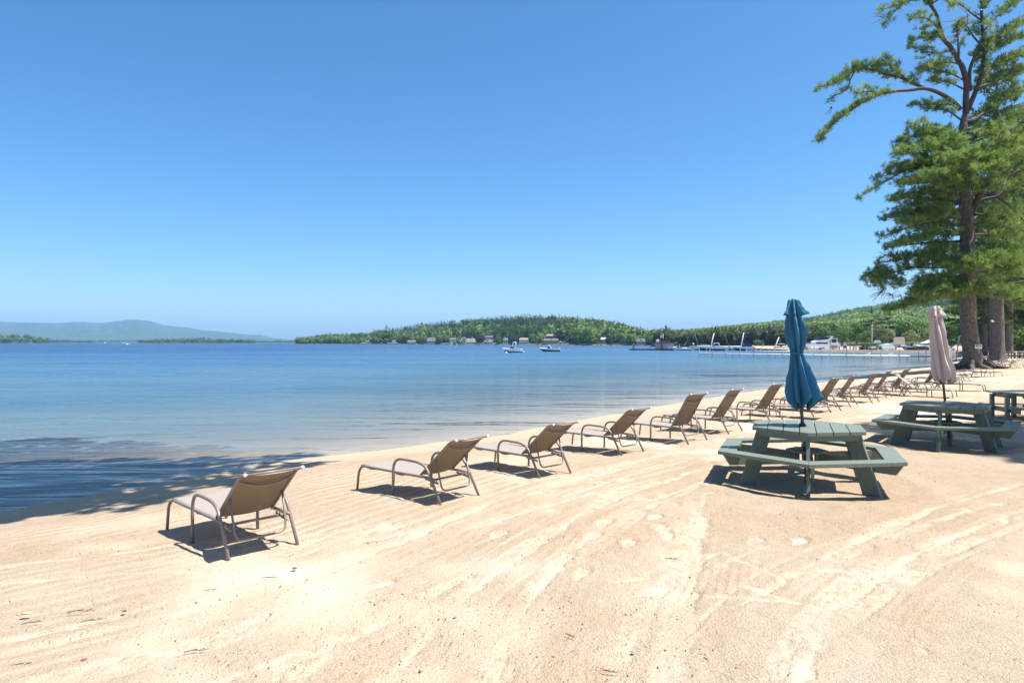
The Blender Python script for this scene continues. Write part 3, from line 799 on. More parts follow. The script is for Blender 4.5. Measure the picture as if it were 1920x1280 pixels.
# ------------------------------------------------------------------ folded umbrellas
def cloth_tube(axis, rows, n=96, folds=8, seed=0, twist=0.0, thick=.006):
    """axis(z)->(x,y); rows: (z, r, pleat depth, ellipse off x)"""
    rr = random.Random(seed); ph = [rr.uniform(-.35, .35) for _ in range(folds)]; amp = [rr.uniform(.7, 1.3) for _ in range(folds)]
    vs = []; m = len(rows)
    for layer in (0, 1):
        for i, (z, r, dp, ox, hem) in enumerate(rows):
            ax, ay = axis(z)
            for k in range(n):
                a = 2 * pi * k / n
                f = a * folds / (2 * pi) ; j = int(f) % folds; fr = f - int(f)
                w = (abs(sin(pi * (fr ** (1.0 + ph[j]))))) ** .8         # lobe between ribs
                w2 = .22 * sin(3 * a * folds / 2 + i * .35 + ph[j] * 6)
                dq = min(.82, dp * 1.55); rad_ = r * (1 - dq + dq * (w * amp[j] + w2 * .4)) * 1.06 - layer * thick
                b = a + twist * i / m + .5 * dp * sin(a * folds) * .4
                zz = z + hem * (w * amp[j] - .5)
                vs.append(Vector((ax + ox * (.5 + .5 * cos(a)) + rad_ * cos(b), ay + rad_ * sin(b), zz)))
    fs = []; o2 = m * n
    for i in range(m - 1):
        for k in range(n):
            j = (k + 1) % n; q = (i * n + k, i * n + j, (i + 1) * n + j, (i + 1) * n + k)
            fs.append(tuple(reversed(q))); fs.append(tuple(o2 + t for t in q))
    for k in range(n):
        j = (k + 1) % n; e = (m - 1) * n
        fs.append((e + k, o2 + e + k, o2 + e + j, e + j)); fs.append((k, j, o2 + j, o2 + k))
    return vs, fs

def interp_rows(keys, m):
    zs = [k[0] for k in keys]; out = []
    for i in range(m):
        z = keys[0][0] + (keys[-1][0] - keys[0][0]) * i / (m - 1)
        for a, b in zip(keys[:-1], keys[1:]):
            if b[0] - 1e-9 <= z <= a[0] + 1e-9:
                t = (a[0] - z) / (a[0] - b[0]); t2 = t * t * (3 - 2 * t)
                out.append((z,) + tuple(a[j] + (b[j] - a[j]) * t2 for j in range(1, 5))); break
    return out

def make_umbrella(name, label, base, lean, cap, body, canvas, pole_top, seed, tie_z=None, tie_r=None, tie_mat=None, twist=0.0, folds=8):
    root = thing(name, label, 'umbrella', base, 0, 'folded beach umbrellas standing in the picnic tables')
    ax = lambda z: (lean[0] * z, lean[1] * z)
    P = lambda z, dx=0: Vector((ax(z)[0] + dx, ax(z)[1], z))
    MB().tube([P(-.15), P(.5), P(1.2), P(pole_top)], .021, 12).build('pole', M['pole'], root, True)
    MB().lathe([(.033, -.05), (.036, .09), (.030, .15), (.023, .155)], 12, (0, 0, 0)).build('ground_socket', M['rust2'], root, True)
    MB().lathe([(.045, 0), (.05, .01), (.03, .03), (.024, .045)], 14, P(.79)).build('collar', tie_mat or M['pole'], root, True)
    vs, fs = cloth_tube(ax, interp_rows(body, 46), 112, folds, seed, twist); cn = mesh_obj('canopy', vs, fs, canvas, root, True)
    vs, fs = cloth_tube(ax, interp_rows(cap, 16), 112, folds, seed + 5, 0); mesh_obj('vent_cap', vs, fs, canvas, root, True)
    MB().lathe([(.03, 0), (.034, .004), (.022, .014), (.006, .02)], 14, P(cap[0][0] - .004)).build('finial', M['pole'], root, True)
    for k in range(8):      # ribs ends poking at the hem
        pass
    if tie_z:
        pts = []
        for k in range(33):
            a = 2 * pi * k / 32; pts.append(P(tie_z + .012 * sin(a * 2 + 1), 0) + Vector((tie_r * cos(a), tie_r * sin(a), 0)))
        MB().tube(pts, .013, 6, True).build('tie_strap', canvas, root, True)
    return root
# heights above the sand at the socket; scale at table one: 8.87/1250 m per pixel
g1 = EYE - 1.895; k1 = 8.873 / FOC
zz1 = lambda py: (EYE - (py - HY) * k1) - g1
make_umbrella('umbrella', 'blue umbrella folded and tied at the waist, standing in the near picnic table', (3.927, 8.873, g1), ((1490 - 1516) * k1 / zz1(562), .0),
    [(zz1(562), 9 * k1, .25, 0, 0), (zz1(570), 11.5 * k1, .35, 0, 0), (zz1(580), 15 * k1, .42, 0, .012), (zz1(592), 20.5 * k1, .42, .0, .035)],
    [(zz1(572), 8 * k1, .3, 0, 0), (zz1(590), 14 * k1, .38, 0, 0), (zz1(605), 18.5 * k1, .42, 0, 0), (zz1(622), 21 * k1, .42, .0, 0), (zz1(640), 18.5 * k1, .42, 0, 0), (zz1(655), 13 * k1, .4, 0, 0),
     (zz1(662), 11.5 * k1, .32, 0, 0), (zz1(670), 14 * k1, .42, 0.01, 0), (zz1(690), 19 * k1, .46, .02, 0), (zz1(715), 25 * k1, .48, .03, .01), (zz1(740), 30 * k1, .50, .045, .06), (zz1(757), 31 * k1, .50, .05, .16)],
    M['blue_canvas'], zz1(566), 11, zz1(662), 11.5 * k1, None, .5)
g2 = EYE - 1.904; k2 = 12.144 / FOC
zz2 = lambda py: (EYE - (py - HY) * k2) - g2
make_umbrella('umbrella', 'faded tan umbrella folded loosely, standing in the far picnic table', (7.975, 12.144, g2), ((1755 - 1773.5) * k2 / (zz2(575) - zz2(752)), .0),
    [(zz2(574), 7 * k2, .2, 0, 0), (zz2(580), 10.5 * k2, .32, 0, 0), (zz2(594), 16 * k2, .36, 0, .03)],
    [(zz2(578), 8 * k2, .3, 0, 0), (zz2(594), 11 * k2, .34, 0, 0), (zz2(630), 13.5 * k2, .42, 0.03, 0), (zz2(670), 16.5 * k2, .44, 0.05, 0), (zz2(700), 18.5 * k2, .46, .11, .03), (zz2(715), 18 * k2, .46, .11, .12)],
    M['tan_canvas'], zz2(577), 23, None, None, M['collar'], .75, 7)

# white plastic stool beyond the tan umbrella
p = on_ground(1788, 716)
st = thing('stool', 'small white plastic stool at the right of the tan umbrella hem', 'stool', (p.x, p.y, p.z), .5)
MB().box((0, 0, .40), (.40, .36, .035), None, .02).build('seat', M['cap'], st)
for sx in (-1, 1):
    for sy in (-1, 1):
        MB().tube([(sx * .15, sy * .13, .39), (sx * .19, sy * .165, -.02)], [.022, .03], 8).build('leg', M['cap'], st)
# ------------------------------------------------------------------ foliage
def leaf_obj(name, V, F, T, mat, parent=None):
    o = mesh_obj(name, np.asarray(V, np.float32), np.asarray(F, np.int32), mat, parent)
    a = o.data.attributes.new('tint', 'FLOAT', 'POINT'); a.data.foreach_set('value', np.asarray(T, np.float32))
    return o

def unit(v): return v / (np.linalg.norm(v, axis=-1, keepdims=True) + 1e-9)

def needle_tufts(P, D, rng, blade=.24, width=.05, nb=8, up=.25):
    """P tuft centres, D twig directions -> triangles fanned out like bunches of pine needles"""
    n = len(P)
    d = unit(D[:, None, :] * .75 + rng.normal(size=(n, nb, 3)) * .62 + np.array([0, 0, up]))
    L = blade * rng.uniform(.6, 1.25, (n, nb, 1))
    side = unit(np.cross(d, rng.normal(size=(n, nb, 3))))
    base = P[:, None, :] + rng.normal(size=(n, nb, 3)) * blade * .12
    w = width * rng.uniform(.7, 1.3, (n, nb, 1))
    V = np.stack([base - d * L * .1, base + d * L * .55 + side * w, base + d * L, base + d * L * .5 - side * w], 2).reshape(-1, 3)
    F = np.arange(n * nb * 4).reshape(-1, 4)
    tint = np.repeat(np.clip(rng.normal(.42, .2, n), 0, 1), nb * 4) + np.tile(np.repeat(rng.normal(0, .08, nb), 4), n)
    return V, F, tint

def bez(P, n):
    """smooth curve through points"""
    P = np.array(P, float); Q = np.vstack([2 * P[0] - P[1], P, 2 * P[-1] - P[-2]]); out = []
    seg = len(P) - 1
    for q in np.linspace(0, seg - 1e-6, n):
        i = int(q); t = q - i; a, b, c, d = Q[i], Q[i + 1], Q[i + 2], Q[i + 3]
        out.append(.5 * (2 * b + (c - a) * t + (2 * a - 5 * b + 4 * c - d) * t * t + (-a + 3 * b - 3 * c + d) * t ** 3))
    return np.array(out)

class Pine:
    """gathers limbs (wood) and needle tufts of one pine"""
    def __init__(s, rng, dens=1.0, blade=.24):
        s.rng = rng; s.wood = MB(); s.P = []; s.D = []; s.dens = dens; s.blade = blade; s.dead_bits = []
    def limb(s, pts, r0, r1, start=.25, tw=1.2, flat=.28, dens=1.0, n=14, sag=0.0, bare=False, tuft_up=.25):
        rng = s.rng; C = bez(pts, n); m = len(C)
        s.wood.tube([Vector(c) for c in C], list(np.linspace(r0, r1, m)), 6, True)
        L = np.sum(np.linalg.norm(np.diff(C, axis=0), axis=1))
        if bare: return
        nt = max(3, int(L * 4.2 * dens * s.dens))
        for i in range(nt):
            f = start + (1 - start) * (i + rng.random()) / nt
            q = min(f * (m - 1), m - 1.001); a = int(q); base = C[a] + (C[a + 1] - C[a]) * (q - a); d = unit(C[min(a + 1, m - 1)] - C[max(a - 1, 0)])
            side = unit(np.cross(d, [0, 0, 1.0])) * (1 if i % 2 else -1)
            taper = (.35 + .65 * min(1, (1 - f) * 2.2 + .15)) * min(1, .45 + (f - start) * 3)
            tl = tw * taper * rng.uniform(.55, 1.2)
            td = unit(d * rng.uniform(.45, 1.0) + side * rng.uniform(.5, 1.0) + np.array([0, 0, rng.uniform(-.15, .32) + flat * .3]))
            tip = base + td * tl + np.array([0, 0, -.06 * tl])
            if tl > .35: s.wood.tube([Vector(base), Vector(base + td * tl * .5 + np.array([0, 0, .03])), Vector(tip)], [max(.012, r1 * .7), .009, .005], 4, False)
            k = max(2, int(tl / .15 * s.dens))
            fr = rng.uniform(.12, 1.05, k)[:, None]
            pts_ = base + td * tl * fr + rng.normal(size=(k, 3)) * np.array([.16, .16, .16 * flat * 2]) * (.5 + tl * .35)
            s.P.append(pts_); s.D.append(np.tile(td, (k, 1)) + rng.normal(size=(k, 3)) * .35)
        # tip bunch
        k = 4; s.P.append(C[-1] + rng.normal(size=(k, 3)) * .12); s.D.append(np.tile(unit(C[-1] - C[-2]), (k, 1)))
    def clump(s, c, size, n):
        rng = s.rng; p = rng.normal(size=(n, 3)); p = unit(p) * (rng.random((n, 1)) ** .45) * np.array(size)
        s.P.append(np.array(c) + p); s.D.append(unit(p + np.array([0, 0, .3 * size[2]])))
    def twigs(s, c, n, L, dirn):
        rng = s.rng
        for _ in range(n):
            d = unit(np.array(dirn) + rng.normal(size=3) * .45); e = np.array(c) + d * L * rng.uniform(.5, 1)
            mid = (np.array(c) + e) / 2 + rng.normal(size=3) * .08
            s.dead_bits.append(([Vector(c), Vector(mid), Vector(e)], [.02, .014, .007]))
    def finish(s, root, leaf, wood_mat, blade=None, width=.05, nb=8, up=.25):
        if s.wood.v: s.wood.build('limb', wood_mat, root, True)
        for pts_, rr_ in s.dead_bits: MB().tube(pts_, rr_, 4, False).build('dead_twig', M['twig'], root)
        P = np.vstack(s.P); D = unit(np.vstack(s.D))
        V, F, T = needle_tufts(P, D, s.rng, blade or s.blade, width, nb, up)
        return leaf_obj('crown', V, F, T, leaf, root)

def trunk_mesh(path, radii, n=28, flare=None, seed=0):
    """path points with radii; flare adds root buttresses near the ground"""
    rr = random.Random(seed); vs = []; fs = []
    P = bez(path, 60); R = np.interp(np.linspace(0, 1, 60), np.linspace(0, 1, len(radii)), radii)
    ph = [rr.uniform(0, 6.28) for _ in range(6)]
    z0 = P[0][2]
    for i, (p, r) in enumerate(zip(P, R)):
        for k in range(n):
            a = 2 * pi * k / n
            w = 1 + .035 * sin(3 * a + ph[0] + i * .15) + .03 * sin(5 * a + ph[1] - i * .21) + .02 * sin(9 * a + ph[2] + i * .6)
            if flare:
                h = p[2] - z0
                fl = exp(-h / flare[0]); w += fl * (flare[1] * (.55 + .45 * sin(5 * a + ph[3]) + .35 * sin(3 * a + ph[4])))
            vs.append((p[0] + r * w * cos(a), p[1] + r * w * sin(a), p[2]))
    m = len(P)
    for i in range(m - 1):
        for k in range(n):
            j = (k + 1) % n; fs.append((i * n + k, i * n + j, (i + 1) * n + j, (i + 1) * n + k))
    fs.append(tuple(range((m - 1) * n, m * n)))
    return vs, fs

# ------------------------------------------------------------------ the large pine on the beach
def big_pine():
    b = on_ground(1824, 691); T = b.y; K = T / FOC          # metres per pixel there
    root = thing('pine_tree', 'large old white pine with spreading roots and a sign nailed to its trunk', 'pine tree', (b.x, b.y, b.z))
    O = np.array((b.x, b.y, b.z))
    def w(px, py, dy=0.0):
        """pixel -> position relative to the trunk base, dy metres nearer (-) or farther (+)"""
        p = at(px, py, T + dy); return np.array((p.x, p.y, p.z)) - O
    vs, fs = trunk_mesh([w(1826, 697), w(1825, 680), w(1823, 660), w(1820, 635), w(1817, 605), w(1815, 570), w(1814, 530), w(1813, 480), w(1813, 430), w(1811, 385), w(1808, 330), w(1804, 285), w(1804, 250), w(1811, 215)],
                        [15.6 * K, 15.2 * K, 14.8 * K, 14.0 * K, 13.4 * K, 13.4 * K, 12.8 * K, 12 * K, 11.6 * K, 11 * K, 10 * K, 8.0 * K, 7.2 * K, 6.4 * K], 40, (.42, 1.15), 5)
    mesh_obj('trunk', vs, fs, M['bark'], root, True)
    rb = MB()
    for a, L, r in ((-.2, 3.0, .26), (-.75, 2.2, .22), (-1.5, 1.7, .25), (-2.3, 1.9, .24), (3.0, 2.3, .22), (.5, 2.2, .2), (1.6, 1.6, .2), (2.4, 1.7, .2)):
        pts = [(cos(a) * .35, sin(a) * .35, .62), (cos(a) * L * .38, sin(a) * L * .38, .22), (cos(a + .12) * L * .7, sin(a + .12) * L * .7, .07), (cos(a + .05) * L, sin(a + .05) * L, -.06)]
        rb.tube([Vector(p) for p in bez(pts, 12)], list(np.linspace(r, .05, 12)), 9)
    rb.build('root', M['bark'], root, True)
    rng = np.random.default_rng(11)
    pn = Pine(rng, 1.0, .27)
    # forked top
    pn.limb([w(1811, 218), w(1811, 185), w(1812, 155), w(1804, 125), w(1795, 112), w(1782, 88), w(1770, 75), w(1762, 50), w(1757, 30), w(1745, 8), w(1736, -14)], 6.2 * K, 2.2 * K, .9, .6, n=26)
    pn.limb([w(1815, 205), w(1826, 180), w(1838, 148), w(1843, 118), w(1845, 95), w(1842, 60), w(1840, 20), w(1842, -20)], 5.2 * K, 1.8 * K, .25, 1.2, n=22, dens=.9)
    pn.limb([w(1818, 170), w(1818, 135), w(1826, 110), w(1835, 96), w(1846, 84)], 4 * K, 2 * K, .5, .9)
    pn.limb([w(1797, 110), w(1797, 90), w(1795, 60), w(1794, 50)], 2.5 * K, 1.0 * K, .1, .8, dens=1.2)
    pn.limb([w(1757, 30), w(1750, 18), w(1738, 2), w(1724, -20)], 3 * K, 2 * K, .5, .6)
    # the long limb over the water, dividing in two
    pn.limb([w(1800, 205), w(1785, 190, -.3), w(1768, 178, -.6), w(1750, 170, -.9), w(1730, 166, -1.2), w(1708, 169, -1.3), w(1680, 171, -1.5), w(1655, 175, -1.6), w(1628, 186, -1.7), w(1600, 203, -1.7), w(1572, 223, -1.8), w(1552, 243, -1.8), w(1536, 262, -1.8)], 4.6 * K, .8 * K, .5, .75, .3, 1.2, 34)
    pn.limb([w(1734, 166, -1.1), w(1716, 158, -.8), w(1690, 146, -.5), w(1662, 140, -.3), w(1644, 133, -.2), w(1622, 129, -.2), w(1604, 132, -.2), w(1588, 143, -.2), w(1568, 155, -.2), w(1540, 163, -.3)], 3.0 * K, .6 * K, .06, 1.05, .5, 1.5, 28)
    pn.limb([w(1604, 132, -.2), w(1594, 150, -.1), w(1588, 168), w(1560, 182, .2)], 1.4 * K, .6 * K, .3, .5, .4, .7)
    pn.limb([w(1700, 152, -.5), w(1684, 135, -.3), w(1668, 124, -.1), w(1648, 120, 0)], 1.8 * K, .7 * K, .2, .9, .9, 1.3)
    pn.limb([w(1655, 175, -1.6), w(1630, 172, -1.5), w(1612, 174, -1.5)], 1.6 * K, .6 * K, .1, .8, .7, 1.4)
    # small limbs of the top
    for a, c, d, dn in (((1765, 60), (1740, 36), (1712, 33), .9), ((1760, 46), (1742, 48), (1731, 52), .7), ((1770, 78), (1755, 68), (1712, 74), 1.0), ((1784, 94), (1752, 100), (1708, 87), 1.0), ((1768, 66), (1752, 63), (1744, 72), .8),
                        ((1800, 120), (1768, 118), (1720, 140), 1.35), ((1806, 150), (1775, 135), (1728, 128), 1.4), ((1808, 168), (1780, 155), (1748, 150), 1.3), ((1800, 200), (1770, 196), (1712, 196), 1.1), ((1806, 228), (1776, 208), (1738, 203), 1.2),
                        ((1738, -8), (1712, 0), (1656, 18), .9), ((1726, -14), (1690, 8), (1662, 42), .7), ((1745, 8), (1770, -4), (1782, 12), .7)):
        pn.limb([w(*a), w(*c, -.4), w(*d, -.7)], 1.9 * K, .6 * K, .25, .72, .45, dn)
    # right-hand limbs near the top
    for pts, r, dn, twl in (([(1845, 100), (1865, 80), (1892, 58), (1925, 34)], 3, 1.1, 1.0), ([(1838, 148), (1860, 128), (1890, 112), (1925, 102)], 2.6, 1.2, 1.1), ([(1843, 60), (1866, 34), (1895, 12), (1920, -10)], 2.4, 1.0, 1.0),
                          ([(1830, 165), (1852, 158), (1878, 148), (1890, 140), (1930, 128)], 2.8, 1.2, 1.2), ([(1845, 90), (1826, 70), (1815, 52), (1806, 44)], 2, .8, .7), ([(1846, 90), (1868, 92), (1888, 78), (1915, 70)], 2, 1.1, 1.0),
                          ([(1818, 230), (1840, 215), (1862, 198), (1885, 180), (1925, 168)], 4, 1.3, 1.3), ([(1815, 250), (1845, 240), (1880, 225), (1925, 215)], 3, 1.5, 1.5),
                          ([(1842, 40), (1820, 24), (1802, 10), (1786, 8)], 1.6, .5, .5), ([(1840, 20), (1858, 0), (1874, -14)], 1.6, .9, .8)):
        pn.limb([w(px, py, (i - 1) * .5) for i, (px, py) in enumerate(pts)], r * K, .7 * K, .3, twl, .5, dn)
    # left side layers: start on the trunk, through, tip, depth at the tip, density, twig length
    LEFT = [((1803, 258), (1775, 262), (1720, 236), -1.5, 1.7, 1.5), ((1803, 262), (1770, 250), (1698, 258), .8, 1.5, 1.4), ((1803, 285), (1765, 278), (1690, 285), -2.6, 1.8, 1.7), ((1804, 300), (1760, 300), (1688, 268), -.6, 1.7, 1.6),
            ((1805, 318), (1755, 312), (1680, 312), -2.0, 1.7, 1.7), ((1806, 330), (1720, 312), (1614, 368), -1.2, 1.0, .75), ((1806, 325), (1712, 318), (1640, 335), .2, .8, .75), ((1807, 345), (1760, 338), (1700, 342), -2.8, 1.7, 1.7), ((1808, 365), (1755, 360), (1676, 376), -1.8, 1.6, 1.4), ((1808, 380), (1748, 375), (1690, 392), .8, 1.5, 1.4),
            ((1810, 392), (1740, 398), (1660, 408), -1.2, 1.4, 1.2), ((1810, 410), (1755, 408), (1700, 418), -2.8, 1.6, 1.6), ((1811, 425), (1740, 418), (1652, 444), -.6, 1.1, .9), ((1812, 440), (1752, 440), (1690, 456), -2.4, 1.4, 1.5), ((1812, 452), (1740, 455), (1664, 463), .8, 1.0, 1.0), ((1812, 470), (1750, 474), (1682, 488), -1.6, 1.2, 1.3),
            ((1812, 485), (1740, 482), (1672, 478), 1.0, .8, 1.0), ((1813, 498), (1750, 502), (1690, 500), -.8, .8, 1.0), ((1813, 480), (1720, 500), (1640, 520), -1.0, .55, .9), ((1813, 520), (1750, 528), (1690, 534), .4, .7, .9),
            ((1813, 540), (1760, 548), (1700, 565), -1.6, 1.1, 1.1), ((1813, 545), (1750, 560), (1664, 582), -2.4, 1.4, 1.0), ((1813, 530), (1770, 534), (1722, 548), -3.6, 1.6, 1.4)]
    for a, c, d, dy, dn, twl in LEFT:
        pn.limb([w(*a), w(*c, dy * .5), w(*d, dy)], 2.6 * K, .5 * K, .16, twl, .42, dn * .82)
    pn.clump(w(1655, 522, -1.0), (1.25, 1.0, .75), 130); pn.clump(w(1640, 517, -1.0), (.7, .6, .35), 40); pn.clump(w(1650, 508, -1.0), (.4, .4, .8), 40)
    # dead twigs
    for px, py, n, L in ((1662, 478, 10, 1.1), (1668, 490, 8, .9), (1655, 545, 12, 1.0), (1672, 552, 10, 1.2), (1690, 470, 5, 1.2), (1800, 62, 8, 1.6), (1815, 30, 9, 1.8), (1690, 555, 8, 1.4), (1660, 30, 8, 1.0), (1790, 96, 3, .9), (1746, 110, 4, .9), (1560, 200, 5, .8)):
        pn.twigs(w(px, py, -.8), n, L, (-.7, -.1, -.35))
    # the stout bark-lit limbs of the right side
    pn.limb([w(1822, 395), w(1834, 372, -.6), w(1846, 350, -1.2), w(1866, 328, -1.8), w(1890, 302, -2.4), w(1922, 272, -3)], 6.5 * K, 3.2 * K, .55, 1.6, .6, 1.0, 20)
    pn.limb([w(1850, 346, -1.2), w(1874, 337, -1.5), w(1898, 328, -1.8), w(1925, 314, -2.2)], 3.2 * K, 2.2 * K, .7, 1.2, .5, .6)
    pn.limb([w(1824, 388), w(1846, 374, -.3), w(1872, 368, -.6), w(1895, 352, -.9), w(1925, 340, -1.1)], 4 * K, 1.6 * K, .5, 1.3, .6, .9)
    pn.limb([w(1870, 370, -.6), w(1892, 385, -.8), w(1912, 405, -1), w(1930, 425, -1.2)], 2 * K, 1.2 * K, .5, 1.2)
    # dense layers in front of and right of the trunk
    RIGHT = [((1818, 285), (1850, 275), (1900, 262), -3.2), ((1818, 270), (1848, 258), (1905, 240), -1.2), ((1815, 300), (1840, 300), (1872, 296), -4.2), ((1812, 305), (1805, 300), (1792, 296), -4.6), ((1812, 325), (1830, 322), (1850, 318), -5.0), ((1812, 335), (1790, 330), (1760, 326), -4.4),
             ((1820, 320), (1860, 300), (1915, 292), -4.0), ((1820, 310), (1866, 288), (1925, 276), 1.0), ((1812, 350), (1800, 345), (1775, 343), -4.0), ((1815, 345), (1832, 350), (1850, 352), -4.4), ((1820, 400), (1850, 404), (1890, 408), -1.6), ((1822, 420), (1856, 418), (1905, 432), -2.6), ((1824, 440), (1860, 440), (1915, 452), .8), ((1822, 412), (1850, 396), (1900, 388), 2.0),
             ((1822, 470), (1855, 470), (1908, 474), -2.4), ((1820, 482), (1846, 488), (1888, 486), -4.2), ((1815, 490), (1822, 496), (1830, 496), -4.6), ((1812, 495), (1802, 500), (1792, 502), -4.0), ((1822, 500), (1856, 502), (1910, 496), -3.0), ((1822, 505), (1860, 512), (1915, 514), 1.2), ((1822, 480), (1866, 476), (1925, 486), -1.0),
             ((1816, 530), (1826, 540), (1838, 543), -4.2), ((1812, 535), (1802, 545), (1792, 548), -4.0), ((1812, 545), (1780, 552), (1740, 556), -4.2), ((1822, 545), (1850, 550), (1895, 556), -3.0), ((1822, 535), (1862, 545), (1922, 550), .5), ((1816, 515), (1770, 520), (1740, 528), 2.6), ((1812, 460), (1780, 462), (1750, 466), 3.2), ((1812, 420), (1770, 424), (1735, 430), 3.4), ((1812, 380), (1770, 384), (1735, 390), 3.4)]
    for a, c, d, dy in RIGHT:
        pn.limb([w(*a), w(*c, dy * .6), w(*d, dy)], 2.6 * K, .6 * K, .30, 1.5, .5, 1.25)
    pn.finish(root, M['needle'], M['limb'], .29, .0145, 24, .38)
    return root, T
big, BIG_T = big_pine()

# small sign nailed to the trunk (its lettering is too small to read)
b = on_ground(1824, 691); K = BIG_T / FOC
p = at(1821, 649.5, BIG_T); sg = thing('sign', 'small black and white notice sign nailed to the large pine trunk', 'sign', (p.x, BIG_T - .70, p.z), -.06)
MB().box((0, 0, 0), (12.5 * K, .012, 7.4 * K), None, .004).build('panel', M['white'], sg)
MB().box((0, -.0075, 1.55 * K), (10.2 * K, .004, 2.7 * K)).build('black_band', M['black'], sg)
ln = MB()
for x0, x1, z in ((-2.7, -.6, 1.55), (-.2, 2.4, 1.55)): ln.box(((x0 + x1) / 2 * K, -.0105, z * K), ((x1 - x0) * K, .003, .9 * K))
ln.build('lettering', M['white'], sg)
l2 = MB()
for x0, x1, z in ((-4.4, -1.5, -.9), (-.9, 1.6, -.9), (2.1, 4.4, -.9), (-4.2, -.6, -2.2), (0, 4.2, -2.2)): l2.box(((x0 + x1) / 2 * K, -.0075, z * K), ((x1 - x0) * K, .003, .45 * K))
l2.build('lettering', M['postgrey'], sg)

# ------------------------------------------------------------------ other pines: one model, copied
def make_pine(seed, H, R, first, nwh, mat, dens=1.0, trunk_r=.55, nb=7):
    root = thing('pine_tree', 'x', 'pine tree')
    rng = np.random.default_rng(seed)
    vs, fs = trunk_mesh([(0, 0, -.3), (.05, 0, H * .2), (-.1, .1, H * .5), (.1, 0, H * .8), (0, 0, H)], [trunk_r * 1.15, trunk_r, trunk_r * .75, trunk_r * .4, .05], 22, (.4, .7), seed)
    mesh_obj('trunk', vs, fs, M['bark'], root, True)
    pn = Pine(rng, dens, .3)
    for i in range(nwh):
        f = (i + rng.random() * .6) / nwh; z = first + (H - first) * f
        Rz = R * (1 - f ** 1.6) * .95 + .5
        for k in range(4 if f < .7 else 3):
            a = k * 2 * pi / 4 + i * 2.4 + rng.normal() * .35; L = Rz * rng.uniform(.6, 1.12)
            rise = L * (.05 + .45 * f) + rng.normal() * .3
            e = np.array((cos(a) * L, sin(a) * L, z + rise - .1 * L)); mid = np.array((cos(a) * L * .5, sin(a) * L * .5, z + rise * .5 + .15))
            pn.limb([(0, 0, z), mid, e], .05 + .07 * (1 - f), .02, .22, 1.35, .4, 1.0)
    pn.finish(root, mat, M['limb'], .36, .045, nb + 5)
    return root
TREES = 'pines standing behind the beach'
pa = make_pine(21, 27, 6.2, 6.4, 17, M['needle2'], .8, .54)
def place(root, px, py, t, s, rz, label, group=None, name=None):
    p = at(px, py, t); root.location = (p.x, p.y, p.z); root.rotation_euler = (0, 0, rz); root.scale = (s, s, s)
    tag(root, label, None, group); return root
place(pa, 1869, 676, 60, .98, 1.0, 'tall pine second from the beach, its bare grey-brown trunk just right of the large pine', TREES)
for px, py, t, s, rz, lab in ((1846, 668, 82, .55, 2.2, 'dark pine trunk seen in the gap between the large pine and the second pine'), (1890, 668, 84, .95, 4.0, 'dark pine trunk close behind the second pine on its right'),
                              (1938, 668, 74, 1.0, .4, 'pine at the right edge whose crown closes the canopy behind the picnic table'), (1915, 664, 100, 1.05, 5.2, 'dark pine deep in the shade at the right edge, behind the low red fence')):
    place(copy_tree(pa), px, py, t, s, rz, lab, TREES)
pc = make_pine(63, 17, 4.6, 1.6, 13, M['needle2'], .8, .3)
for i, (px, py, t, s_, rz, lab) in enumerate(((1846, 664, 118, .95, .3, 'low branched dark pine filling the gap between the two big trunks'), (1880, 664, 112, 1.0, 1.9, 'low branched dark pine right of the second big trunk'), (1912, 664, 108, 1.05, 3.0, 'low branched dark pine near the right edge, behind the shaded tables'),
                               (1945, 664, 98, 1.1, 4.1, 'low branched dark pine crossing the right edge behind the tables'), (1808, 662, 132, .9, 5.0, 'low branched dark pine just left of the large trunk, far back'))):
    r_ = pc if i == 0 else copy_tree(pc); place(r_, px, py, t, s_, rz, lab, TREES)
pb = make_pine(44, 21, 5.6, 8.0, 11, M['needle'], .75, .5)
pb.location = (17.6, 11.4, ground(17.6, 11.4)); tag(pb, 'tall pine outside the right edge, shading the sand by the far table', None, TREES)

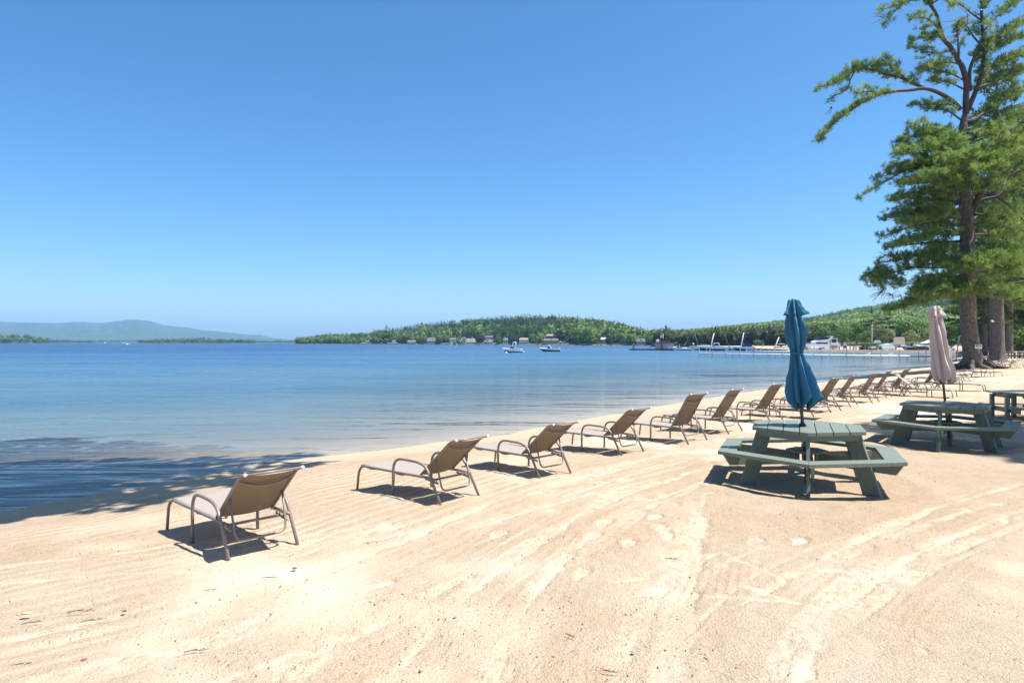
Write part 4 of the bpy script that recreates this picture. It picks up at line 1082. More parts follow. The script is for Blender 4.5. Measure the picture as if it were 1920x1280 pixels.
# the leaning pine at the water's edge left of the picture: its shade lies on the water
def lean_pine():
    root = thing('pine_tree', 'leaning shore pine left of the near lounge chair whose shade darkens the shallow water', 'pine tree', (-9.6, 7.0, ground(-9.6, 7.0)))
    rng = np.random.default_rng(5)
    O = np.array((-9.6, 7.0, root.location.z))
    def A(x, y, z):
        f = min(1, max(0, (z - 8.6) / 1.6)); return np.array((x + 1.5 * f, y + .6 * f, z)) - O
    vs, fs = trunk_mesh([A(-9.6, 7.0, .0), A(-9.2, 7.3, 3), A(-8.4, 7.9, 6), A(-7.4, 8.8, 9.5), A(-6.4, 9.6, 12.5), A(-5.8, 10, 15.5)], [.42, .36, .31, .25, .17, .06], 20, (.4, .8), 9)
    mesh_obj('trunk', vs, fs, M['bark'], root, True)
    pn = Pine(rng, 1.0, .3)
    for (x, y, z), (ex, ey, ez), dn in (((-7.6, 8.6, 9.0), (-.6, 10.6, 10.6), 1.2), ((-7.6, 8.6, 9.3), (-1.6, 9.0, 10.4), 1.3), ((-7.4, 8.7, 9.6), (-1.0, 12.2, 11.2), 1.2), ((-7.4, 8.7, 9.6), (-1.9, 7.6, 10.8), 1.3), ((-7.3, 8.7, 9.7), (-3.3, 6.8, 11.0), 1.3), ((-7.4, 8.8, 9.4), (-2.6, 12.4, 11.4), .9), ((-7.2, 9, 10), (-3.2, 8.6, 11.6), .9), ((-7.1, 9, 10.3), (-4.8, 13.4, 11.4), 1.4), ((-7, 9.1, 10.6), (-9.6, 13.2, 11.6), 1.3),
                                ((-6.9, 9.2, 11), (-2.6, 10.4, 12.6), 1.0), ((-6.8, 9.3, 11.4), (-6.8, 14, 12.6), 1.4), ((-6.6, 9.5, 12), (-3.0, 12.0, 13.6), 1.1), ((-6.5, 9.5, 12.4), (-9.5, 8.5, 13.4), 1.2), ((-6.3, 9.7, 13), (-3.6, 9.4, 14.4), 1.2), ((-6.2, 9.8, 13.4), (-7.5, 13, 14.6), 1.3),
                                ((-6, 9.9, 14), (-4.2, 11.6, 15.6), 1.3), ((-5.9, 10, 14.6), (-7.4, 10.6, 16.0), 1.3), ((-5.8, 10, 15.4), (-5.2, 10.8, 17), 1.4), ((-7.5, 8.7, 9.2), (-10.5, 10.5, 10), 1.1), ((-7, 9, 10.4), (-5.6, 6.2, 11.4), .9), ((-7.6, 8.6, 9.1), (-4.6, 7.2, 10.2), .8)):
        m = (A(x, y, z) + A(ex, ey, ez)) / 2 + np.array((0, 0, .25)); pn.limb([A(x, y, z), m, A(ex, ey, ez)], .09, .02, .2, 1.5, .35, dn * .85)
    pn.finish(root, M['needle'], M['limb'], .34, .085, 8)
lean_pine()
# ------------------------------------------------------------------ far trees: templates of unit height
def t_conifer(rng, n=90, wide=.2):
    z = 1 - rng.random(n) ** .62 * .9; a = rng.random(n) * 2 * pi
    lay = np.round(z * 9) / 9
    z = z * .45 + lay * .55
    r = wide * (1.02 - z) ** .8 * rng.uniform(.25, 1.15, n)
    c = np.stack([r * np.cos(a), r * np.sin(a), z], -1)
    out = np.stack([np.cos(a), np.sin(a), -.35 + .5 * rng.random(n)], -1); out = unit(out)
    side = unit(np.cross(out, [0, 0, 1.])) ; L = (.05 + .10 * (1 - z))[:, None] * rng.uniform(.8, 1.3, (n, 1)); W = L * .62
    up = np.cross(side, out)
    V = np.stack([c - out * L * .6 - side * W * .6, c + out * L - side * W * .35 + up * .01, c + out * L * 1.1 + side * W * .35, c - out * L * .5 + side * W * .7], 1)
    # leader
    V[0] = np.array([[-.03, 0, .84], [.03, 0, .84], [.006, .004, 1.0], [-.006, .004, 1.0]])
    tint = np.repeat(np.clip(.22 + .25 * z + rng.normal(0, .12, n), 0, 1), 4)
    return V.reshape(-1, 3), tint

def t_broad(rng, n=110, wide=.36):
    nb = 7; ang = rng.random(nb) * 2 * pi
    cent = np.stack([np.cos(ang) * wide * .5, np.sin(ang) * wide * .5, rng.uniform(.38, .78, nb)], -1); cent[0] = (0, 0, .78)
    rad = rng.uniform(.16, .25, nb)
    k = rng.integers(0, nb, n); d = unit(rng.normal(size=(n, 3)) + np.array([0, 0, .35])); c = cent[k] + d * rad[k][:, None] * rng.uniform(.75, 1.05, (n, 1))
    nrm = unit(d + rng.normal(size=(n, 3)) * .45); s1 = unit(np.cross(nrm, rng.normal(size=(n, 3)))); s2 = np.cross(nrm, s1); L = rng.uniform(.05, .095, (n, 1)) * (110 / n) ** .46
    V = np.stack([c - s1 * L - s2 * L * .5, c + s1 * L * .3 - s2 * L, c + s1 * L + s2 * L * .5, c - s1 * L * .3 + s2 * L], 1)
    V[0] = np.array([[-.02, 0, 0], [.02, 0, 0], [.012, 0, .5], [-.012, 0, .5]])
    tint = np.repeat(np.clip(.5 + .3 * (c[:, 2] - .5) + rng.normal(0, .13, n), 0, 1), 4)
    return V.reshape(-1, 3), tint

_r = np.random.default_rng(3)
CON = [t_conifer(_r, 90, w) for w in (.16, .19, .22, .25)]
CONB = [t_conifer(_r, 170, w) for w in (.2, .24, .28)]
BRO = [t_broad(_r, 110, w) for w in (.30, .36, .42)]
BROB = [t_broad(_r, 380, w) for w in (.32, .38, .44)]
BROS = [t_broad(_r, 1700, w) for w in (.30, .36, .40, .44)]
CLO = [t_conifer(_r, 34, w) for w in (.22, .26)]
BLO = [t_broad(_r, 44, w) for w in (.40, .46)]

def wood(name, pts, mat, label, rng):
    """pts: (x, y, z, height, kind list, tint shift); one mass of far trees"""
    Vs = []; Ts = []
    for x, y, z, hgt, kinds, ts in pts:
        V, T = kinds[rng.integers(len(kinds))]
        a = rng.random() * 2 * pi; c, s = cos(a), sin(a); R = np.array([[c, -s, 0], [s, c, 0], [0, 0, 1]])
        sc = np.array([hgt * rng.uniform(.85, 1.25)] * 2 + [hgt])
        Vs.append((V @ R.T) * sc + np.array((x, y, z))); Ts.append(np.clip(T + ts, 0, 1))
    V = np.vstack(Vs); T = np.concatenate(Ts); F = np.arange(len(V)).reshape(-1, 4)
    o = leaf_obj(name, V, F, T, mat); tag(o, label, None, None, 'stuff'); return o

def hill_grid(name, pxs, t0f, t1f, zf, mat, nt=24, label='', kind='structure', back=1.25):
    vs = []; fs = []
    fr = list(np.linspace(0, 1, nt)) + [1.08, back]
    for i, px in enumerate(pxs):
        a, b = t0f(px), t1f(px)
        for f in fr:
            t = a + (b - a) * f; vs.append(((px - 960) / FOC * t, t, zf(px, t)))
    m = len(fr)
    for i in range(len(pxs) - 1):
        for k in range(m - 1): fs.append((i * m + k, (i + 1) * m + k, (i + 1) * m + k + 1, i * m + k + 1))
    o = mesh_obj(name, vs, fs, mat, None, True); tag(o, label, None, None, kind); return o

SKY_I = np.array([(548, 644), (556, 637), (562, 632), (578, 627), (598, 623.5), (617, 620.5), (657, 621), (682, 618), (707, 619), (755, 614), (787, 606), (827, 603), (850, 601), (880, 598), (923, 594.5), (951, 592.5), (980, 591.5), (1039, 590.5), (1061, 592.5), (1104, 595.5), (1137, 600), (1170, 607), (1192, 613), (1214, 622.5), (1231, 621), (1240, 626), (1262, 634)], float)
def t_isl(px): return float(np.interp(px, (548, 700, 900, 1100, 1262), (800, 700, 590, 490, 410)))
def z_isl(px, t):
    a = t_isl(px); b = a + 170; f = (t - a) / (b - a)
    H = 11.0
    top = max(.6, EYE + (HY - np.interp(px, SKY_I[:, 0], SKY_I[:, 1])) / FOC * b - H)
    if f > 1: return top - (f - 1) * 60
    e = np.clip(f, 0, 1); e = .25 * e + .75 * e * e * (3 - 2 * e)
    return .4 + (top - .4) * e - (1.2 if f < .004 else 0)
hill_grid('island', np.linspace(546, 1264, 120), t_isl, lambda p: t_isl(p) + 170, z_isl, M['far_ground'], label='wooded hilly shore across the lake')

# ---- houses -------------------------------------------------------------------------------------------------------
def house(name, label, px0, px1, py_base, py_top, t, wall, roof, turn=0.0, depth=None, gable_front=False, roof_frac=.38, storeys=2, cols=4, trim=None, chimney=False, porch=False, dormer=0, group='houses on the far shore', glass=None):
    p = at((px0 + px1) / 2, py_base, t); K = t / FOC; w = (px1 - px0) * K; h = (py_base - py_top) * K; d = depth or w * .75
    root = thing(name, label, 'house', (p.x * (p.y + d * .5) / p.y, p.y + d * .5, p.z), -atan2(p.x, p.y) + turn, group)
    hw = h * (1 - roof_frac); hr = h * roof_frac
    MB().box((0, 0, hw / 2 - 1.0), (w, d, hw + 2.0)).build('wall', wall, root)
    ov = w * .05; r = MB()
    if gable_front:
        r.prism([(-w / 2 - ov, -d / 2 - ov, hw - .05), (w / 2 + ov, -d / 2 - ov, hw - .05), (w / 2 + ov, -d / 2 - ov, hw + .18), (0, -d / 2 - ov, hw + hr), (-w / 2 - ov, -d / 2 - ov, hw + .18)][::-1], (0, d + 2 * ov, 0))
        g = MB().prism([(-w / 2 * .92, -d / 2 - ov - .06, hw + .1), (w / 2 * .92, -d / 2 - ov - .06, hw + .1), (0, -d / 2 - ov - .06, hw + hr * .90)][::-1], (0, .05, 0)); g.build('gable', wall, root)
    else:
        hp = w * (.05 + .16 * ((px0 * 7.3) % 1)); X_, Y_ = w / 2 + ov, d / 2 + ov
        r.add([(-X_, -Y_, hw - .05), (X_, -Y_, hw - .05), (X_, Y_, hw - .05), (-X_, Y_, hw - .05), (-X_ + hp, 0, hw + hr), (X_ - hp, 0, hw + hr)], [(0, 1, 5, 4), (1, 2, 5), (2, 3, 4, 5), (3, 0, 4), (3, 2, 1, 0)])
    rf = r.build('roof', roof, root)
    if chimney: MB().box((w * .28, 0, hw + hr * .9), (w * .09, w * .09, hr * .9)).build('chimney', M['stone'], rf)
    for k in range(dormer):
        x = (k - (dormer - 1) / 2) * w / dormer * .8; dw = w * .16
        MB().box((x, -d * .30, hw + hr * .42), (dw, d * .26, hr * .5)).build('dormer', trim or wall, rf)
    ww = w / cols * .55; wh = hw / storeys * .48
    for s_ in range(storeys):
        for c in range(cols):
            x = (c + .5) / cols * w - w / 2; z = (s_ + .52) / storeys * hw
            f = MB().box((x, -d / 2 - .03, z), (ww * 1.25, .08, wh * 1.25)).build('window', trim or M['white'], root)
            MB().box((x, -d / 2 - .085, z), (ww, .06, wh)).build('pane', M['window'], f)
    if porch:
        MB().box((0, -d / 2 - d * .14, hw * .48), (w * .96, d * .28, .22)).build('porch_roof', roof, root)
        for c in range(cols + 1):
            x = -w * .46 + c * w * .92 / cols
            MB().box((x, -d / 2 - d * .26, hw * .22), (.3, .3, hw * .48)).build('porch_column', M['white'], root)
    return root

H = []
def hs(*a, **k):
    H.append((a[2], a[3], a[6])); return house(*a, **k)
W_, G_, T_ = M['whitewall'], M['greywall'], M['tanwall']
hs('boathouse', 'low tan boathouse with pale roof, leftmost building on the far shore', 678, 689, 647, 641.5, 712, T_, M['roofgrey'], storeys=1, cols=2)
hs('cottage', 'grey roofed cottage half behind the tan boathouse on the far shore', 685, 693, 643.5, 637.8, 724, T_, M['roofgrey'], storeys=1, cols=2)
hs('hut', 'tiny orange walled hut with white front near the waterline of the far shore', 713, 718, 646, 641.8, 694, M['orangewall'], M['roofgrey'], gable_front=True, storeys=1, cols=1)
hs('house', 'small white gabled house behind a long low pale roof on the far shore', 735, 742.5, 643.5, 637, 690, W_, M['rooftan'], gable_front=True, storeys=2, cols=2)
hs('boathouse', 'long low boathouse with a pale flat roof on the far shore', 727, 746, 646, 642.3, 680, W_, M['roofgrey'], roof_frac=.3, storeys=1, cols=4)
hs('house', 'white shore house with blue grey roof and wide porch, at the foot of reddish trees', 764, 780, 646.5, 637.5, 664, W_, M['roofgrey'], storeys=2, cols=4, porch=True)
hs('house', 'large pale grey house with steep grey roof on the far shore', 800.5, 816.5, 645.8, 632.5, 645, G_, M['roofgrey'], storeys=2, cols=4, roof_frac=.5, chimney=True)
hs('boathouse', 'low dark boathouse with grey roof beside the tall white house', 828, 842, 647, 643, 626, M['bluewall'], M['roofgrey'], storeys=1, cols=2)
hs('house', 'tall white house with a row of dormers above yellow green shrubs', 843.5, 855.5, 646, 633, 622, W_, M['roofgrey'], storeys=3, cols=3, roof_frac=.25, dormer=2)
hs('house', 'big house with wide tan gambrel roof and small tower on the far shore', 864, 891.5, 646.3, 634, 612, W_, M['rooftan'], storeys=2, cols=6, roof_frac=.6, dormer=3, chimney=True)
hs('tower_house', 'narrow tower with grey cap joined to the wide tan roofed house', 867, 873.5, 646, 631.8, 611, T_, M['roofgrey'], storeys=3, cols=1, roof_frac=.2)
hs('boathouse', 'small white boathouse with dark door beside the purple tree', 889.5, 902, 648, 643.6, 596, W_, M['roofgrey'], gable_front=True, storeys=1, cols=1)
hs('house', 'white house with long grey roof standing highest above the gabled house', 910, 925, 636, 629, 620, W_, M['roofgrey'], storeys=1, cols=4)
hs('house', 'white gable fronted house with porch below the long grey roofed house', 913, 925, 646.8, 635, 590, W_, M['roofgrey'], gable_front=True, storeys=2, cols=3, porch=True, roof_frac=.5)
hs('cottage', 'tan cottage wing left of the white gable fronted house', 907.5, 913, 645.5, 638, 594, T_, M['rooftan'], storeys=1, cols=1)
hs('house', 'dim grey house shaded by trees behind the moored white boat with the arch', 944, 952.5, 645.5, 633, 576, G_, M['bluewall'], storeys=2, cols=2)
hs('house', 'white house with pinkish roof and columned porch between the two moored boats', 973.5, 991, 645.5, 633, 560, W_, M['roofpink'], storeys=2, cols=5, roof_frac=.3, porch=True)
hs('house', 'brown roofed house standing highest above the orange terrace', 1025, 1041, 634, 626, 560, M['bluewall'], M['roofpink'], storeys=1, cols=4, roof_frac=.45)
hs('house', 'large grey and orange house with terraces, behind the low moored motorboat', 1020, 1046.5, 647, 634.3, 534, M['orangewall'], M['roofgrey'], storeys=3, cols=6, roof_frac=.3, dormer=1, chimney=True)
hs('house', 'small grey wing on the left of the orange terraced house', 1018, 1026, 644, 632.5, 540, G_, M['roofgrey'], storeys=2, cols=2, gable_front=True)
hs('boathouse', 'white gabled boathouse right of the orange terraced house', 1047, 1055, 648.3, 638, 520, W_, M['roofgrey'], gable_front=True, storeys=2, cols=1)
hs('cottage', 'tan cottage half hidden by trees on the right part of the far shore', 1127, 1137, 641.5, 632.6, 495, T_, M['whitewall'], storeys=1, cols=2)
hs('house', 'narrow tall slate coloured house on the right part of the far shore', 1161.5, 1170.5, 647.5, 629.8, 468, M['bluewall'], M['bluewall'], storeys=4, cols=2, gable_front=True, roof_frac=.2, trim=M['greywall'])
hs('house', 'grey house with a dark gable at the right end of the far shore', 1193, 1211, 648.5, 634, 448, G_, M['roofgrey'], storeys=2, cols=4, roof_frac=.42, dormer=1)

# pale rocky bank and small shore walls
def bank(px0, px1, py0, py1, t, seed, label, mat=None):
    rr = random.Random(seed); K = t / FOC; mb = MB()
    for _ in range(int((px1 - px0) * 2.2)):
        x = rr.uniform(px0, px1); f = (x - px0) / (px1 - px0); y = py1 - rr.random() * (py1 - py0) * (1 - .75 * f)
        q = at(x, y, t + (py1 - y) * 1.2); s_ = rr.uniform(.7, 1.6) * K * 2
        vs = [q + Vector((rr.uniform(-1, 1) * s_, rr.uniform(-1, 1) * s_, rr.uniform(-.5, .6) * s_)) for _ in range(8)]
        mb.add(vs, [(0, 1, 2), (0, 2, 3), (0, 3, 4), (1, 2, 5), (2, 5, 6), (3, 4, 7), (4, 0, 7), (5, 6, 7), (1, 5, 0), (6, 3, 2)])
    o = mb.build('rock_bank', mat or M['rock'], None); tag(o, label, None, None, 'structure'); return o
bank(1054, 1074, 638, 648.5, 522, 2, 'pale rocky bank beside the white boathouse on the far shore')
bank(1005, 1020, 643, 649, 530, 3, 'sandy rock bank left of the orange house')
bank(1110, 1200, 646.5, 648.8, 476, 4, 'pale stones along the waterline of the far shore')
bank(840, 1000, 646.6, 647.8, 596, 5, 'low stones at the far waterline')

# ---- island wood --------------------------------------------------------------------------------------------------
def near_house(px, t):
    for a, b, th in H:
        if a - 3.5 < px < b + 3.5 and t < th + 12: return True
    return False
rng = np.random.default_rng(17)
pts = []
for _ in range(4600):
    px = rng.uniform(556, 1256); a = t_isl(px); f = rng.random() ** .9; t = a + 3 + f * 178
    if near_house(px, t): continue
    if 1052 < px < 1076 and t < a + 22: continue
    z = z_isl(px, t)
    br = vnoise(np.array([px * .035]), np.array([f * 4.0]), 71)[0]
    pb_ = .18 + .5 * (px > 1085) * (px < 1245) + .25 * (f < .25) + (br - .5) * 1.1
    hg = rng.uniform(8.0, 12.5) * (.75 if px < 700 else 1)
    if f < .06 or (t < 1e9 and any(x0 - 12 < px < x1 + 12 for x0, x1, _ in H) and f < .16): hg *= .72
    if rng.random() < pb_: pts.append(((px - 960) / FOC * t, t, z - .3, hg * .92, BRO, rng.normal(.12, .2)))
    else: pts.append(((px - 960) / FOC * t, t, z - .3, hg * rng.uniform(.92, 1.15), CON, rng.normal(-.22, .12)))
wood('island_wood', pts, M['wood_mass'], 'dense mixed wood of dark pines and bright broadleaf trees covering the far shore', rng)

# single trees one can tell apart on the far shore
def single(name, label, px, py_base, py_top, t, kinds, mat, tint, group=None, wide=1.0, seed=0):
    r2 = np.random.default_rng(int(px * 10) + seed); p = at(px, py_base, t); hgt = (py_base - py_top) * t / FOC
    root = thing(name, label, 'tree', (p.x, p.y, p.z), r2.random() * 6, group)
    kinds = BROS if kinds is BROB else kinds
    V, T = kinds[r2.integers(len(kinds))]; V = V * np.array([hgt * wide, hgt * wide, hgt])
    leaf_obj('crown', V, np.arange(len(V)).reshape(-1, 4), np.clip(T + tint, 0, 1), mat, root)
    MB().tube([(0, 0, -.4), (0, 0, hgt * .35), (0, 0, hgt * .7)], [hgt * .03, hgt * .022, hgt * .008], 6).build('trunk', M['bark'], root)
    return root
single('broadleaf_tree', 'dark purple leaved tree between the tan roofed house and the white boathouse', 901.5, 647, 628.5, 598, BROB, M['leaf_purple'], 0, wide=1.25)
single('pine_tree', 'lone spreading pine rising above the wood on the left of the far shore', 725, 640, 608.8, 720, CONB, M['needle2'], -.1, wide=1.3)
single('pine_tree', 'small pointed pine on the skyline just right of the lone spreading pine', 736.5, 635, 612.2, 730, CONB, M['needle2'], -.1)
single('broadleaf_tree', 'reddish leaved tree left of the white shore house with blue grey roof', 757, 646, 629, 668, BROB, M['leaf_purple'], .4, wide=1.0)
single('broadleaf_tree', 'bright yellow green shrub in front of the tall white house', 853, 647.3, 639.5, 612, BROB, M['leaf'], .4, wide=1.5)
single('broadleaf_tree', 'big bright green round tree left of the tan cottage on the far shore', 1083, 648.5, 613, 500, BROB, M['leaf'], .1, wide=1.2)
single('broadleaf_tree', 'bright green tree second to the right of the pale rocky bank', 1103, 648.5, 615, 492, BROB, M['leaf'], .0, wide=1.1)
single('pine_tree', 'large dark pine standing above the white boathouse and rocky bank', 1050, 640, 602, 545, CONB, M['needle2'], 0, wide=1.2)
single('broadleaf_tree', 'round green tree left of the orange terraced house', 1000, 648.2, 625, 536, BROB, M['leaf'], -.1, wide=1.2)
single('broadleaf_tree', 'bright green tree between the grey roofed white houses and the moored boat with the arch', 934, 648, 630, 580, BROB, M['leaf'], 0, wide=1.1)
single('broadleaf_tree', 'green tree between the large pale grey house and the dark boathouse', 822, 647.5, 628, 632, BROB, M['leaf'], -.1, wide=1.0)
single('broadleaf_tree', 'yellow green tree at the water between the grey gabled house and the flag', 1222, 649.2, 628, 434, BROB, M['leaf'], .2, wide=1.2)
single('broadleaf_tree', 'yellow green tree right of the slate coloured tall house', 1181, 648.5, 626, 458, BROB, M['leaf'], .15, wide=1.1)

# ------------------------------------------------------------------ hills behind the marina
SKY_M = np.array([(1225, 628), (1250, 621), (1262, 618.5), (1300, 616.5), (1350, 611.5), (1400, 606), (1440, 602.5), (1480, 597), (1520, 590.5), (1560, 584), (1600, 576.5), (1640, 568.5), (1680, 561), (1720, 555), (1780, 548), (1920, 540), (2200, 540)], float)
def t_mar(px): return float(np.interp(px, (1225, 1300, 1440, 1490, 1560, 1780, 2200), (350, 335, 300, 214, 196, 180, 178)))
def t_ridge(px): return 860.0
def z_mar(px, t):
    a = t_mar(px); b = 860.0; f = (t - a) / (b - a)
    top = EYE + (HY - np.interp(px, SKY_M[:, 0], SKY_M[:, 1])) / FOC * b - 8.5
    if f > 1: return top - (f - 1) * 120
    e = np.clip((f - .06) / .94, 0, 1); e = .55 * e + .45 * e * e
    return 1.0 + (top - 1.0) * e - (1.8 if f < .003 else 0)
hill_grid('hillside', np.linspace(1222, 2200, 120), t_mar, t_ridge, z_mar, M['far_ground'], 40, 'wooded hillside rising behind the marina')
rng = np.random.default_rng(23); pts = []
for _ in range(9000):
    px = rng.uniform(1228, 1800) if rng.random() < .94 else rng.uniform(1800, 2100); a = t_mar(px) + 8
    t = sqrt(rng.uniform((a + 85) ** 2, 885 ** 2)); f = (t - a) / (860 - a); z = z_mar(px, t)
    dark = px > 1470 and t > 590
    if dark: br = .12
    else: br = .72
    br += (vnoise(np.array([px * .02]), np.array([t * .008]), 72)[0] - .5) * .9
    hg = rng.uniform(6.6, 9.6)
    if rng.random() < br: pts.append(((px - 960) / FOC * t, t, z - .5, hg, BROB if t < 420 else BRO, rng.normal(.14, .16)))
    else: pts.append(((px - 960) / FOC * t, t, z - .5, hg * .95, CON, rng.normal(-.2, .1)))
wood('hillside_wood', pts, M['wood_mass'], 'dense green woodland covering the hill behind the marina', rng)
# belt of shore pines: olive and dark, in front of the hill
pts = []
for _ in range(620):
    px = rng.uniform(1228, 1560); a = t_mar(px); t = a + rng.uniform(4, 75)
    if px > 1470: t = a + rng.uniform(40, 120)
    z = z_mar(px, t); hg = rng.uniform(5.6, 8.2) * (1.15 if px > 1330 else .95)
    if px > 1470: hg *= .8
    if rng.random() < .34: pts.append(((px - 960) / FOC * t, t, z - .3, hg * .9, BROB, rng.normal(.0, .12)))
    else: pts.append(((px - 960) / FOC * t, t, z - .3, hg * 1.12, CONB, rng.normal(.03, .12)))
wood('shore_pine_belt', pts, mat_leaf('olive_pines', (.024, .048, .018), (.080, .100, .034), (.17, .175, .06), .05, .3), 'belt of olive and dark pines along the shore behind the marina docks', rng)
# trees at the marina one can tell apart
LF = M['leaf']; OL = M['leaf_olive']; ND = M['needle2']
for nm, lab, px, yb, yt, t, kd, mt, ti, wd in (
    ('broadleaf_tree', 'bright green tree just right of the white yacht', 1578, 656, 612, 205, BROB, LF, .0, 1.15), ('broadleaf_tree', 'dark green tree left of the tall light pole', 1606, 656, 603, 212, BROB, LF, -.28, 1.1),
    ('broadleaf_tree', 'low bright green tree at the foot of the light pole', 1624, 656, 618, 200, BROB, LF, .05, 1.0), ('pine_tree', 'tall dark pine behind the light pole', 1634, 656, 574, 240, CONB, ND, -.05, 1.5), ('pine_tree', 'tall dark pine standing right of the light pole, above the marina building', 1668, 656, 580, 236, CONB, ND, 0, 1.5),
    ('broadleaf_tree', 'pale green tree over the white shrink-wrapped boat', 1655, 656, 607, 208, BROB, OL, .0, 1.1), ('broadleaf_tree', 'vivid green tree behind the brown roofed marina building', 1700, 656, 598, 216, BROB, LF, .15, 1.15), ('broadleaf_tree', 'vivid green tree close left of the tan umbrella top', 1726, 656, 600, 212, BROB, LF, .1, 1.1),
    ('broadleaf_tree', 'olive grey tree right of the brown roofed marina building', 1708, 657, 618, 194, BROB, OL, .1, 1.05), ('broadleaf_tree', 'olive grey tree behind the second yacht', 1737, 657, 615, 196, BROB, OL, .05, 1.1), ('broadleaf_tree', 'vivid green tree between the tan umbrella and the large pine trunk', 1784, 657, 603, 170, BROB, LF, .05, 1.2),
    ('broadleaf_tree', 'yellow green bush left of the large white yacht by the boats', 1420, 652, 637, 302, BROB, OL, .2, 1.5), ('broadleaf_tree', 'bright green tree behind the bow of the large white yacht', 1545, 656, 611, 216, BROB, LF, .0, 1.1), ('pine_tree', 'dark pine leaning out above the second yacht', 1650, 650, 583, 260, CONB, ND, .0, 1.4),
    ('broadleaf_tree', 'sunlit green tree seen under the canopy between the two big pine trunks', 1850, 667, 622, 104, BROB, LF, .1, 1.2), ('broadleaf_tree', 'sunlit green tree under the canopy right of the second pine trunk', 1904, 668, 604, 100, BROB, LF, .0, 1.2), ('broadleaf_tree', 'low sunlit bush at the right edge under the pines', 1922, 669, 610, 95, BROB, LF, .1, 1.3),
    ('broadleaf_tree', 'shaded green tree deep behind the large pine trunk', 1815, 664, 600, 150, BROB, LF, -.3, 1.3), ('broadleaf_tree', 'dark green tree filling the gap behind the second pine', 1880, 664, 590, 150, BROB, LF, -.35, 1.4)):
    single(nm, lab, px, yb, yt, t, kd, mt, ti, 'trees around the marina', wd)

# ------------------------------------------------------------------ mountains and low wooded islets far away
MTN = np.array([(-260, 604), (-120, 600), (0, 602.7), (26, 604), (73, 604.8), (114, 605.7), (140, 603), (190, 605.4), (222, 602), (242, 598.7), (265, 599.8), (283, 602), (309, 610), (350, 613.5), (376, 618.5), (408, 620.8), (437, 624.3), (472, 628), (485, 627), (513, 633.7), (554, 637), (620, 640.5), (700, 643)], float)
def z_mt(px, t):
    a, b = 3300., 5200.; f = np.clip((t - a) / (b - a), 0, 1)
    top = EYE + (HY - np.interp(px, MTN[:, 0], MTN[:, 1])) / FOC * b
    r = vnoise(np.array([px * .03 + 5]), np.array([t * .002]), 81)[0] * .6 + vnoise(np.array([px * .09]), np.array([t * .005]), 82)[0] * .4
    fold = 1 + (r - .5) * 1.1 * (f * (1 - f)) * 2.2
    if t > b: return top * max(0, 1 - (t - b) / 2000)
    return max(-2, top * (f ** .95) * fold - (3 if f <= .001 else 0))
def make_mtn():
    pxs = np.linspace(-260, 700, 260); ts = np.concatenate([np.linspace(3300, 5200, 46), [5500, 6200]])
    vs = [((px - 960) / FOC * t, t, z_mt(px, t)) for px in pxs for t in ts]; m = len(ts)
    fs = [(i * m + k, (i + 1) * m + k, (i + 1) * m + k + 1, i * m + k + 1) for i in range(len(pxs) - 1) for k in range(m - 1)]
    o = mesh_obj('mountain_range', vs, fs, mat_basic('mountain_forest', (.030, .062, .042), .95, (.045, .080, .055), .004), None, True); tag(o, 'long blue mountain range on the horizon', None, None, 'structure')
make_mtn()
def islet(name, label, sky, t, depth, n, hgt, seed):
    S = np.array(sky, float); r3 = np.random.default_rng(seed); pts = []
    vs = []; fs = []
    pxs = np.linspace(S[0, 0], S[-1, 0], 40)
    zt = lambda px: max(.3, EYE + (HY - np.interp(px, S[:, 0], S[:, 1])) / FOC * (t + depth * .6) - hgt)
    for px in pxs:
        for f, zz in ((0, -.8), (.04, .5), (.6, 1.), (1, -.5)):
            tt = t + depth * f; vs.append(((px - 960) / FOC * tt, tt, zz * zt(px) if f == .6 else zz))
    for i in range(39):
        for k in range(3): fs.append((i * 4 + k, i * 4 + 4 + k, i * 4 + 5 + k, i * 4 + 1 + k))
    o = mesh_obj('islet', vs, fs, M['far_ground'], None, True); tag(o, label.replace('wood on', 'ground of'), None, None, 'structure')
    for _ in range(n):
        px = r3.uniform(S[0, 0] + .5, S[-1, 0] - .5); f = r3.random(); tt = t + depth * (.02 + .6 * f)
        z = .4 + (zt(px) - .4) * f; h2 = hgt * r3.uniform(.6, 1.1) * min(1, .35 + abs(px - S[-1, 0]) / 6)
        pts.append(((px - 960) / FOC * tt, tt, z, h2, CLO if r3.random() < .6 else BLO, r3.normal(-.02, .12)))
    wood(name, pts, M['wood_mass'], label, r3)
islet('distant_wood', 'wood on the dark green point at the left edge of the lake', [(-120, 622), (-40, 623), (0, 624.5), (30, 625.5), (48, 626), (70, 630), (82, 634), (93, 640)], 1250, 110, 620, 10, 1)
islet('distant_wood', 'wood on the low islet right of the dark green point', [(88, 635), (94, 634.5), (125, 635.5), (140, 637), (160, 638.5), (174, 641)], 2000, 90, 300, 9, 2)
islet('distant_wood', 'wood on the pale low shore under the mountains', [(170, 641), (200, 637), (240, 636), (290, 634.5), (330, 636), (560, 639), (620, 641)], 2900, 200, 900, 13, 3)
islet('distant_wood', 'wood on the long dark islet under the mountain slope', [(259, 641), (275, 637), (290, 635), (335, 632.5), (380, 632), (420, 635), (455, 636.5), (472, 638.5), (479, 641)], 1500, 110, 900, 9, 4)
islet('distant_wood', 'wood on the low shore left of the wooded hill', [(470, 640), (500, 638.5), (530, 639), (553, 639.5), (575, 640)], 2100, 100, 260, 8, 5)
